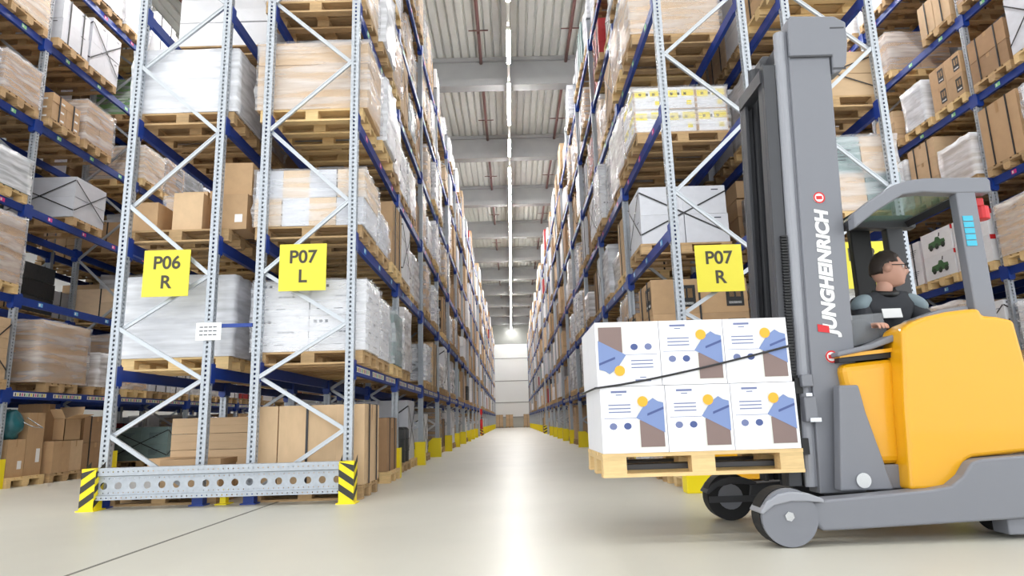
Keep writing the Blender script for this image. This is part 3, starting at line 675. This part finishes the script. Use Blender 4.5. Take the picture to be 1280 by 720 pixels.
# ---------------------------------------------------------------- signs
def textmesh(body, size, ext=.001, off=0, shear=0, space=1):
    c = bpy.data.curves.new('t', 'FONT'); c.body = body; c.size = size; c.align_x = 'CENTER'; c.align_y = 'CENTER'; c.extrude = ext; c.offset = off; c.shear = shear; c.space_character = space
    o = bpy.data.objects.new('t', c); COL.objects.link(o); bpy.context.view_layer.update()
    me = bpy.data.meshes.new_from_object(o.evaluated_get(bpy.context.evaluated_depsgraph_get())); bpy.data.objects.remove(o); return me
def lettering(body, size, matn, parent, loc, rot=(math.pi/2,0,0), name='lettering', **k):
    me = textmesh(body, size, **k); me.materials.clear(); me.materials.append(MATS[matn]); me.name = name
    o = link(name, me, parent, loc); o.rotation_euler = rot; return o
def sign(x, z, a, b_, w, h, label):
    t = thing('aisle_sign', (x, 7.0, z), label, 'sign', 'yellow aisle signs')
    part(MB().box(-w/2,w/2,-.004,.004,-h/2,h/2), 'plate', 'signyellow', t)
    part(MB().box(-w/2+.05,-w/2+.09,.004,.05,-h/2+.1,h/2-.1).box(w/2-.09,w/2-.05,.004,.05,-h/2+.1,h/2-.1), 'bracket', 'galv', t)
    lettering(a, .2, 'ink', t, (0,-.006,.11), off=.004); lettering(b_, .2, 'ink', t, (0,-.006,-.105), off=.004)
sign(-3.697, 2.434, 'P06', 'R', .5, .515, 'yellow sign reading P06 R hung on the left rack')
sign(-2.222, 2.458, 'P07', 'L', .51, .52, 'yellow sign reading P07 L hung on rack left of the aisle')
sign(2.298, 2.319, 'P07', 'R', .51, .52, 'yellow sign reading P07 R hung on rack right of the aisle')
sign(3.855, 2.309, 'P08', 'L', .5, .52, 'yellow sign partly hidden behind the truck cab pillar')
def notice(x, z, w, h, label):
    t = thing('paper_notice', (x, 7.04, z), label, 'notice')
    part(MB().box(-w/2,w/2,-.002,.002,-h/2,h/2), 'sheet', 'labelwhite', t)
    b = MB()
    for k in range(3):
        for q in range(4): b.box(-w*.36+q*w*.18, -w*.36+q*w*.18+w*.14, -.004, -.002, h*.22-k*h*.22, h*.28-k*h*.22)
    part(b, 'printed_text', 'print', t)
notice(-3.22, 1.79, .27, .19, 'white paper notice taped to post below the P06 R sign'); notice(2.75, 1.885, .17, .13, 'small white paper notice on post right of the P07 R sign')
tag(part(MB().bar((-3.19,7.06,1.85),(-2.76,7.06,1.85),.04,.03), 'spacer_bar', 'blue', None), 'blue spacer bar between the P06 R and P07 L rack posts', 'bar')

# ---------------------------------------------------------------- truck
TO = (2.4, 4.62, 0)
T = thing('reach_truck', TO, 'yellow and grey reach truck carrying printed white cartons', 'forklift')
def tp(mb, name, mats, parent=None, **k):
    return part(mb, name, mats, parent or T, org=TO, **k)
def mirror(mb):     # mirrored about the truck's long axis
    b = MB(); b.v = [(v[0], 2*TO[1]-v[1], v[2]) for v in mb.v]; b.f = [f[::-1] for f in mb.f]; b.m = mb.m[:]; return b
def arc(cx, cz, r, a0, a1, n): return [(cx+r*math.cos(math.radians(a0+(a1-a0)*i/n)), cz+r*math.sin(math.radians(a0+(a1-a0)*i/n))) for i in range(n+1)]
legout = [(1.74,.255),(2.10,.275),(2.45,.298),(2.56,.315),(2.64,.37),(2.70,.445),(2.76,.462),(3.30,.49),(3.34,.42),(3.34,.15),(2.9,.118),(1.95,.088),(1.78,.085),(1.72,.15)]
def leg(): return MB().prismY(legout, 4.02, 4.17)
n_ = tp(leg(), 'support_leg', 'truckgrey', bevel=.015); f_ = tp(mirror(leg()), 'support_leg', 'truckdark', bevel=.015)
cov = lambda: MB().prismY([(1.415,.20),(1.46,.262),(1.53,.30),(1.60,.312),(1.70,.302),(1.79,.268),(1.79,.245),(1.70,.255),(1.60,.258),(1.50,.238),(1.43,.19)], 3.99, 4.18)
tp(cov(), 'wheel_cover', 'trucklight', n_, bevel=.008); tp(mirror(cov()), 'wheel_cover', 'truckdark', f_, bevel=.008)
def wheel(cx, cy, r, w): return MB().cyl((cx,cy-w/2,r), (cx,cy+w/2,r), r, 36)
plate = MB().prismY(arc(1.59,.168,.163,0,360,36)[:-1], 4.005, 4.03)
for y0, mm in ((4.10,'truckgrey'),(2*TO[1]-4.10,'rubber')):
    w_ = tp(wheel(1.59,y0,.168,.13), 'load_wheel', 'rubber')
    if y0 < 4.5:
        tp(plate, 'wheel_plate', 'truckgrey', w_); tp(MB().cyl((1.585,3.995,.175),(1.585,4.005,.175),.028,6), 'axle_bolt', 'steel', w_)
    else:
        tp(MB().cyl((1.59,y0-.075,.168),(1.59,y0-.06,.168),.09,20), 'wheel_hub', 'truckgrey', w_); tp(MB().box(1.43,1.80,y0-.085,y0-.078,.13,.175), 'wheel_fork', 'truckdark', w_)
tp(wheel(3.02,4.3,.12,.14), 'drive_wheel', 'rubber'); tp(MB().box(2.88,3.12,4.06,4.2,.025,.12), 'castor_housing', 'truckgrey', bevel=.01)
tp(MB().box(2.25,3.3,4.24,5.0,.14,.27), 'chassis', 'truckdark')
# body shell
top = [(2.445,1.20),(2.45,1.255),(2.52,1.295),(2.62,1.33),(2.75,1.355),(2.88,1.368),(2.955,1.370),(2.97,1.325),(3.06,1.315),(3.16,1.29),(3.20,.9),(3.24,.50)]
low = [(2.765,.465),(2.72,.445),(2.66,.36),(2.60,.30),(2.52,.285),(2.365,.287),(2.40,.8)]
hull = tp(MB().prismY(top+low, 4.10, 4.34), 'body_shell', 'truckyellow', bevel=.035)
tp(MB().box(2.9,3.2,4.34,5.1,.42,1.27), 'rear_body', 'truckyellow', bevel=.03)
fc = tp(MB().prismY([(2.105,1.055),(2.46,1.085),(2.42,.43),(2.165,.43)], 4.22, 5.02), 'battery_cover', 'truckyellow', bevel=.05)
tp(MB().prismY([(2.10,1.095),(2.46,1.125),(2.46,1.15),(2.10,1.115)], 4.22, 5.02), 'cover_rim', 'truckyellow'); tp(MB().prismY([(2.10,1.065),(2.46,1.09),(2.46,1.125),(2.10,1.095)], 4.235, 5.0), 'cover_gap', 'black')
tp(MB().prismY([(2.17,.43),(2.40,.43),(2.40,.285),(2.22,.285)], 4.215, 5.02), 'battery_base', 'truckgrey', bevel=.01)
# reach carriage gussets
gus = lambda: MB().prismY([(2.055,.92),(2.175,.92),(2.20,.75),(2.31,.285),(1.985,.285),(2.02,.6)], 4.18, 4.27)
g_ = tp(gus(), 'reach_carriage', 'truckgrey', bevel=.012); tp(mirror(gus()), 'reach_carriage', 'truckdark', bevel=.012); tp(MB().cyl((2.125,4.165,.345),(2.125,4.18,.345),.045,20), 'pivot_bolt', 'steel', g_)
# mast, tilted back
TILT = math.radians(2.6)
def tilt(mb):
    out = []
    for x, y, z in mb.v: out.append((x+(z-.25)*math.tan(TILT), y, z))
    mb.v = out; return mb
MX = 1.91
prof = lambda: tilt(MB().box(MX,MX+.29,4.30,4.34,.26,3.47).box(MX,MX+.04,4.34,4.46,.26,3.47).box(MX+.25,MX+.29,4.34,4.46,.26,3.47))
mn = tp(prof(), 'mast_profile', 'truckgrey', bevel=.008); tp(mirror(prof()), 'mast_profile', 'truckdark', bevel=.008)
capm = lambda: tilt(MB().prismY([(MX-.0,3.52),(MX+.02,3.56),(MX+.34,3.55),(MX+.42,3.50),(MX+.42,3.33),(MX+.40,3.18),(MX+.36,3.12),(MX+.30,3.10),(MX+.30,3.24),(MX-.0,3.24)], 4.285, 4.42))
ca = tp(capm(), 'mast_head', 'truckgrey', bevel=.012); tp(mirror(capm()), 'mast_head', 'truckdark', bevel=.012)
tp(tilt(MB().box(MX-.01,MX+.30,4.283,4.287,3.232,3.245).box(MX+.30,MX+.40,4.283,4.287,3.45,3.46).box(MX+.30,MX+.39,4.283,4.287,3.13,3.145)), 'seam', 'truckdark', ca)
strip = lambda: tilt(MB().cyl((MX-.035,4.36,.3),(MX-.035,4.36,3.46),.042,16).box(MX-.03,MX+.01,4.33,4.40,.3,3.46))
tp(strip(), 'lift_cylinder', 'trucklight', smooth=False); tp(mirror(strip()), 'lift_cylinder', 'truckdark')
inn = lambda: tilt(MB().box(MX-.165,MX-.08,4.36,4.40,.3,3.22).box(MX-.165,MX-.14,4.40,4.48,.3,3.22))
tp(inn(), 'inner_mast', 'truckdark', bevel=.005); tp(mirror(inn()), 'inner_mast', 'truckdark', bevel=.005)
ch = MB()
for k in range(70): ch.box(MX-.125,MX-.085,4.335,4.36,.55+k*.02,.562+k*.02)
tp(tilt(ch), 'lift_chain', 'black')
for z in (3.40, 1.6, .5): tp(tilt(MB().box(MX+.05,MX+.24,4.34,4.90,z,z+.12)), 'cross_member', 'truckdark')
tp(tilt(MB().box(MX-.18,MX-.10,4.40,4.84,3.1,3.2)), 'cross_member', 'truckdark')
# lettering on the mast
FY = 4.298
def onmast(z): return MX+(z-.25)*math.tan(TILT)
zc = 1.675
lettering('JUNGHEINRICH', .118, 'labelwhite', mn, (onmast(zc)+.145-TO[0], FY-TO[1], zc), (math.pi/2, -math.pi/2+TILT, 0), 'lettering', off=.0058, shear=.18, space=1.02)
zr = 1.275; xr = onmast(zr)-.03
tp(MB().poly([(xr+.09,FY-.002,zr+.0),(xr+.165,FY-.002,zr-.01),(xr+.165,FY-.002,zr+.035),(xr+.09,FY-.002,zr+.05)]), 'red_mark', 'red', mn)
for z in (1.11, 2.19):
    x = onmast(z)+.135
    st = tp(MB().cyl((x,FY-.001,z),(x,FY+.001,z),.04,24), 'round_sticker', 'labelwhite', mn); rg = MB()
    for k in range(24):
        a0, a1 = 2*math.pi*k/24, 2*math.pi*(k+1)/24
        P = lambda r, a: (x+r*math.cos(a), FY-.003, z+r*math.sin(a)); rg.quad(P(.03,a0), P(.03,a1), P(.04,a1), P(.04,a0))
    # printed ring merged in the sticker tint
    rg.box(x-.02,x+.02,FY-.003,FY-.002,z-.012,z+.012); tp(rg, 'sticker_print', 'printred', mn)
# fork carriage and forks
fcar = tp(MB().box(1.83,1.875,4.30,4.94,.50,.60).box(1.83,1.875,4.30,4.94,.88,.98).box(1.835,1.87,4.34,4.40,.3,1.0).box(1.835,1.87,4.84,4.90,.3,1.0), 'fork_carriage', 'black')
tp(MB().box(1.86,1.94,4.26,4.33,.70,.86).box(1.86,1.93,4.26,4.33,.92,1.0), 'side_shift_block', 'truckgrey', fcar, bevel=.01); tp(MB().box(1.88,1.95,4.25,4.26,.70,.725), 'shiny_edge', 'steel', fcar); tp(MB().box(1.87,1.91,4.25,4.26,.86,.88), 'shiny_edge', 'steel', fcar)
for y in (4.42, 4.82): tp(MB().box(.68,1.83,y-.06,y+.06,.432,.468).box(1.80,1.84,y-.06,y+.06,.432,.95), 'fork', 'truckdark', bevel=.006)
# overhead guard
rail = [(2.275,1.93),(2.28,2.03),(2.40,2.12),(2.56,2.215),(2.66,2.25),(2.78,2.262),(3.19,2.258),(3.215,2.235),(3.21,2.15),(2.98,2.150),(2.75,2.165),(2.62,2.15),(2.42,2.035)]
rn_ = lambda: MB().prismY(rail, 4.16, 4.25)
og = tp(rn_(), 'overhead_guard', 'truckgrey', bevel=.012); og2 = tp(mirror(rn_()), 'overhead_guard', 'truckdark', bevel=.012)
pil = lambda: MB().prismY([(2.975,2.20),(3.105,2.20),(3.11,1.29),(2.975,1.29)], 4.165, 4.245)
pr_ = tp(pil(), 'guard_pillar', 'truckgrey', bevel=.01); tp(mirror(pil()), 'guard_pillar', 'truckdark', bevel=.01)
stk = MB()
for k in range(5): stk.box(2.99,3.055,4.160,4.164,1.79+k*.042,1.79+k*.042+.035)
tp(stk, 'cyan_sticker', 'cyan', pr_)
for a, b_ in (((2.31,2.005),(2.58,2.19)), ((2.66,2.215),(3.17,2.22))):
    tp(MB().bar((a[0],TO[1],a[1]), (b_[0],TO[1],b_[1]), .012, .84), 'roof_glass', 'glass', og)
for x, z in ((2.325,2.005),(2.62,2.2),(3.17,2.2)): tp(MB().bar((x-.035,TO[1],z-.02),(x+.035,TO[1],z+.02),.05,.84), 'roof_bar', 'truckdark', og)
def at_px(x, y, Y):
    d = FW+RT*((x-640)/FPX)-UP*((y-360)/FPX); t_ = (Y-CP.y)/d.y; return CP+d*t_
tp(MB().prismY([(2.74,2.19),(2.90,2.19),(2.885,1.0),(2.74,1.0)], 5.09, 5.15), 'far_pillar', 'black', bevel=.01)
wl = tp(MB().cyl((3.21,4.30,2.0),(3.21,4.30,2.09),.055,16).box(3.12,3.23,4.27,4.33,2.09,2.15), 'warning_light', 'red', bevel=.008)
# cab rim, console, seat, wheel
tp(MB().prismY([(2.08,1.13),(2.30,1.175),(2.46,1.235),(2.62,1.335),(2.78,1.385),(2.96,1.405),(2.96,1.36),(2.80,1.345),(2.62,1.29),(2.46,1.19),(2.30,1.14),(2.08,1.10)], 4.20, 4.36), 'cab_rim', 'truckgrey', bevel=.012)
con = tp(MB().prismY([(2.18,1.12),(2.50,1.12),(2.50,1.30),(2.40,1.37),(2.22,1.36)], 4.42, 4.62), 'console', 'truckdark', bevel=.02)
tp(MB().cyl((2.30,4.5,1.36),(2.28,4.48,1.44),.01,8).cyl((2.28,4.48,1.44),(2.28,4.48,1.46),.02,10), 'control_lever', 'black', con)
tp(MB().prismY([(2.16,1.15),(2.52,1.24),(2.50,1.40),(2.20,1.38)], 4.385, 4.395), 'wind_shield', 'screen')
tp(MB().box(2.2,2.95,4.34,5.05,.42,.46), 'cab_floor', 'truckdark')
seat = tp(MB().box(2.46,2.92,4.62,5.02,.86,.98), 'seat_cushion', 'black', bevel=.04); tp(MB().box(2.48,2.90,4.96,5.08,.95,1.42), 'seat_backrest', 'black', bevel=.04)
sw = MB(); cw_ = Vector((2.86,4.42,1.33))
for k in range(24):
    a0, a1 = 2*math.pi*k/24, 2*math.pi*(k+1)/24; sw.cyl(cw_+Vector((.13*math.cos(a0),.13*math.sin(a0),.03*math.sin(a0))), cw_+Vector((.13*math.cos(a1),.13*math.sin(a1),.03*math.sin(a1))), .014, 6)
sw.cyl(cw_, cw_-Vector((0,0,.2)), .025, 10).bar(cw_-Vector((.13,0,0)), cw_+Vector((.13,0,0)), .02, .02)
tp(sw, 'steering_wheel', 'black')

# ---------------------------------------------------------------- load on the truck
LX0, LX1, LY0, LY1, LZ = .555, 1.805, 4.235, 5.03, .398
PT = thing('pallet', ((LX0+LX1)/2, (LY0+LY1)/2, LZ), 'light pine pallet held on the truck forks', 'pallet')
for nme, me, c in PPL: link(nme, me, PT, (c[0]*(LX1-LX0)/1.2, c[1], c[2]), 0, ((LX1-LX0)/1.2 if 'board' in nme and 'stringer' not in nme else 1, 1, 1))
CW = (LX1-LX0-.01)/3; CH = .413
def chair_print(y):
    """printed face of one carton in local coords: x 0..CW, z 0..CH at depth y"""
    b = MB(); e = y-.0015; g = y-.003; h_ = y-.0045
    x0 = CW*.56
    b.poly([(x0,e,.03),(CW-.02,e,.03),(CW-.02,e,CH-.03),(x0,e,CH-.03)], 0)                       # pale panel
    b.poly([(x0+.01,g,.035),(CW-.022,g,.035),(CW-.022,g,.20),(x0+.01,g,.20)], 1)                  # brown base
    b.poly([(x0-.012,h_,.215),(x0+.05,h_,.30),(x0+.10,h_,.335),(x0+.13,h_,.315),(x0+.165,h_,.305),(x0+.165,h_,.12),(x0+.10,h_,.155)], 2)   # blue shape
    b.poly([(x0+.06,h_-.001,.24),(x0+.165,h_-.001,.28),(x0+.165,h_-.001,.265),(x0+.06,h_-.001,.225)], 4)
    b.poly([(x0+.035+.033*math.cos(k*math.pi/8),h_-.002,.315+.033*math.sin(k*math.pi/8)) for k in range(16)], 3)    # orange disc
    for k in range(3): b.poly([(.05,e,.30-k*.022),(.19,e,.30-k*.022),(.19,e,.293-k*.022),(.05,e,.293-k*.022)], 5)
    b.poly([(.07,e,.385),(.17,e,.385),(.17,e,.372),(.07,e,.372)], 5); b.poly([(.10,e,.362),(.14,e,.362),(.14,e,.356),(.10,e,.356)], 5)
    b.poly([(.02,e,.215),(.22,e,.215),(.22,e,.212),(.02,e,.212)], 5)
    for cx in (.075,.165): b.poly([(cx+.024*math.cos(k*math.pi/6),e,.165+.021*math.sin(k*math.pi/6)) for k in range(12)], 4 if cx > .1 else 5)
    for k in range(2): b.poly([(.05,e,.085-k*.02),(.17,e,.085-k*.02),(.17,e,.081-k*.02),(.05,e,.081-k*.02)], 0)
    return b
cb = MB().box(.002,CW-.002,0,.392,.001,CH-.002).mesh('carton', ['cartonwhite']); pm_ = ['picgrey','picbrown','picblue','picorange','picblue2','printblue']
pf = chair_print(0).mesh('carton_print', pm_)
bk = MB(); q = chair_print(0); bk.v = [(CW-v[0], .392-v[1], v[2]) for v in q.v]; bk.f = q.f; bk.m = q.m; pbk = bk.mesh('carton_print', pm_)
fl2 = MB(); fl2.v = [(CW-v[0], v[1], CH-v[2]) for v in q.v]; fl2.f = q.f; fl2.m = q.m; pflip = fl2.mesh('carton_print', pm_)
for k in range(2):
    for i in range(3):
        for j in range(2):
            lab = f"white printed carton on truck, {['lower','upper'][k]} layer, {['left','middle','right'][i]}, {['near','far'][j]} row"
            t = thing('printed_carton', (LX0+.005+CW*i-(.012 if k else 0), LY0+.396*j+.002, LZ+.1445+CH*k), lab, 'carton', 'printed cartons on the truck')
            link('carton_body', cb, t); link('carton_print', (pflip if (k == 1 and i == 0) else pf) if j == 0 else pbk, t)
            if k == 1: part(MB().box(.01,CW-.01,.18,.22,CH-.002,CH-.0012), 'tape', 'tape', t)
zt = LZ+.1445
sp_ = MB(); pts = [(LX0-.022,LY1+.01,zt+.40),(LX0-.022,LY0-.008,zt+.405)]
for i in range(9): 
    f = i/8; pts.append((LX0-.02+(LX1-LX0+.01)*f, LY0-.010, zt+.405+.235*f**1.25))
pts.append((LX1+.0,LY1+.01,zt+.66)); pts.append((LX0-.022,LY1+.01,zt+.40))
sp_.tube(pts, .007, 6)
tag(part(sp_, 'lashing_strap', 'strap', None), 'thin black strap slung diagonally across the printed cartons', 'strap')

# ---------------------------------------------------------------- driver
def skin_obj(name, V, Ed, Rd, matn, parent=None, root=0, sub=2):
    me = bpy.data.meshes.new(name); me.from_pydata(V, Ed, []); o = link(name, me, parent); me.materials.append(MATS[matn])
    md = o.modifiers.new('skin', 'SKIN'); md.use_smooth_shade = True
    for i, r in enumerate(Rd): me.skin_vertices[0].data[i].radius = (r, r) if not isinstance(r, tuple) else r
    me.skin_vertices[0].data[root].use_root = True
    s = o.modifiers.new('sub', 'SUBSURF'); s.levels = sub; s.render_levels = sub; return o
DO = Vector((2.70, 4.78, .98))
D = thing('person', DO, 'driver in dark grey jacket and glasses seated in the truck cab', 'person')
# local coordinates: person faces roughly -y turned to +x
V = [(0,0,.08),(0,-.01,.24),(.01,-.04,.42),(.02,-.06,.545),(.03,-.07,.62),   # pelvis, waist, chest, neck base, neck
     (-.16,-.07,.52),(-.21,-.17,.37),(-.25,-.30,.31),(-.26,-.36,.33),            # right arm
     (.19,-.05,.53),(.29,-.14,.36),(.24,-.30,.34),(.20,-.36,.36),                # left arm
     (-.10,-.10,.05),(-.12,-.34,.06),(-.12,-.36,-.30),(.10,-.10,.05),(.12,-.34,.06),(.12,-.36,-.30),(-.12,-.42,-.45),(.12,-.42,-.45)]
Ed = [(0,1),(1,2),(2,3),(3,4),(3,5),(5,6),(6,7),(7,8),(3,9),(9,10),(10,11),(11,12),(0,13),(13,14),(14,15),(0,16),(16,17),(17,18),(15,19),(18,20)]
Rd = [(.16,.13),(.155,.12),(.185,.135),(.12,.09),.058,.085,.062,.045,.035,.085,.062,.045,.035,.095,.075,.055,.095,.075,.055,.045,.045]
body = skin_obj('body', V, Ed, Rd, 'jacket', D)
# hands: palm and five fingers each
def hand(px, dirv, side, nm):
    p = Vector(px); d = Vector(dirv).normalized(); s = Vector((side,0,0)); up = Vector((0,0,1))
    V = [tuple(p), tuple(p+d*.05)]; Ed = [(0,1)]; Rd = [(.026,.018),(.034,.016)]
    for k in range(4):
        o = s*(.024-.016*k); n = len(V); l = [.034,.04,.037,.028][k]
        V += [tuple(p+d*.075+o), tuple(p+d*(.075+l)+o-up*.012), tuple(p+d*(.075+l*1.3)+o-up*.04)]; Ed += [(1,n),(n,n+1),(n+1,n+2)]; Rd += [.010,.009,.0075]
    n = len(V); V += [tuple(p+d*.03+s*.04), tuple(p+d*.065+s*.055-up*.01)]; Ed += [(0,n),(n,n+1)]; Rd += [.011,.009]
    skin_obj(nm, V, Ed, Rd, 'skin', D, 0, 1)
hand((-.26,-.37,.335), (.1,-.9,.05), 1, 'hand'); hand((.195,-.37,.365), (-.3,-.8,.05), -1, 'hand')
# head: sculpted ellipsoid looking to +x
def head():
    bm = bmesh.new(); bmesh.ops.create_uvsphere(bm, u_segments=40, v_segments=28, radius=1)
    for v in bm.verts:
        x, y, z = v.co            # +x is the face direction
        w = 1.0
        if z < 0: w = 1-.17*(-z)**1.4
        X = x*.098*(1.0 if x > 0 else 1.05)*(w if x < 0 else 1+.42*max(0,-z)**1.2); Y = y*.076*w; Z = z*.118
        if x > 0:
            yy = y*.076
            X += .026*math.exp(-(yy/.011)**2)*math.exp(-((Z+.012)/.022)**2)      # nose tip
            X += .012*math.exp(-(yy/.010)**2)*math.exp(-((Z-.014)/.022)**2)      # bridge
            X += .010*math.exp(-(yy/.040)**2)*math.exp(-((Z-.034)/.010)**2)      # brow
            X -= .008*math.exp(-((abs(yy)-.031)/.014)**2)*math.exp(-((Z-.014)/.012)**2)  # eye sockets
            X += .007*math.exp(-(yy/.022)**2)*math.exp(-((Z+.052)/.010)**2)      # lips
            X -= .004*math.exp(-(yy/.022)**2)*math.exp(-((Z+.0525)/.003)**2)
            X += .014*math.exp(-(yy/.028)**2)*math.exp(-((Z+.092)/.016)**2)      # chin
        v.co = (X, Y, Z)
    me = bpy.data.meshes.new('head'); bm.to_mesh(me); bm.free(); me.polygons.foreach_set('use_smooth', [True]*len(me.polygons)); me.materials.append(MATS['skin']); return me
HC = (.05,-.10,.775)
H = link('head', head(), D, HC); H.rotation_euler = (0, math.radians(3), math.radians(-16)); H.scale = (1.1, 1.1, 1.12)
part(MB().cyl((-.035,.012,-.19),(-.012,0,-.05),.050,18,0,.047), 'neck', 'skin', H, True)
def hair():
    bm = bmesh.new(); bmesh.ops.create_uvsphere(bm, u_segments=32, v_segments=20, radius=1)
    kill = []
    for v in bm.verts:
        x, y, z = v.co
        if (x > .62 and z < .62) or (x > .1 and z < .28) or z < -.45 or (x > -.2 and z < .0): kill.append(v)
        v.co = (x*.106-.004, y*.083*(1-.2*max(0,-z)), z*.127+.002+.004*math.sin(17*x+11*y))
    bmesh.ops.delete(bm, geom=kill, context='VERTS'); me = bpy.data.meshes.new('hair'); bm.to_mesh(me); bm.free(); me.polygons.foreach_set('use_smooth', [True]*len(me.polygons)); me.materials.append(MATS['hair']); return me
hr = link('hair', hair(), H); so = hr.modifiers.new('s', 'SOLIDIFY'); so.thickness = .012; so.offset = -1
for s in (-1, 1):
    e = MB().cyl((-.012,s*.074,-.002),(-.018,s*.088,0),.026,14,0,.030); part(e, 'ear', 'skin', H, True)
    part(MB().cyl((.083,s*.031,.016),(.090,s*.031,.016),.011,12), 'eye', 'labelwhite', H); part(MB().cyl((.090,s*.031,.016),(.0915,s*.031,.016),.005,10), 'pupil', 'black', H)
gls = MB()
for s in (-1, 1):
    c = Vector((.107,s*.033,.016)); pts = [c+Vector((0,.027*math.cos(a),.018*math.sin(a))) for a in [k*math.pi/8 for k in range(17)]]; gls.tube(pts, .0025, 5); gls.tube([(.107,s*.06,.02),(-.01,s*.082,.018)], .003, 5)
gls.tube([(.107,-.007,.02),(.107,.007,.02)], .003, 5)
part(gls, 'glasses', 'black', H)
part(MB().poly([(.098+.0,s*.06,-.04) for s in ()] or [(.1042,-.018,-.0525),(.1042,.018,-.0525),(.1036,.016,-.056),(.1036,-.016,-.056)]), 'mouth', 'printred', H)
# jacket details
skin_obj('collar', [(-.05,-.12,.595),(.02,-.155,.585),(.09,-.12,.595),(.10,-.05,.615),(.02,-.01,.63),(-.05,-.05,.615)], [(0,1),(1,2),(2,3),(3,4),(4,5),(5,0)], [.024]*6, 'black', D, 0, 1)
for s, pts in ((-1,[(-.10,-.09,.572),(-.18,-.10,.545),(-.225,-.15,.47)]), (1,[(.13,-.075,.58),(.22,-.08,.545),(.285,-.125,.46)])):
    skin_obj('shoulder_patch', pts, [(0,1),(1,2)], [(.062,.042),(.082,.062),(.062,.056)], 'jacketlight', D, 0, 2)
bd = part(MB().box(-.06,.07,-.004,.004,-.035,.035), 'name_patch', 'labelwhite', D, bevel=.003); bd.location = (-.035,-.222,.44); bd.rotation_euler = (math.radians(-12),0,math.radians(-4))
print('objects', len(bpy.data.objects))
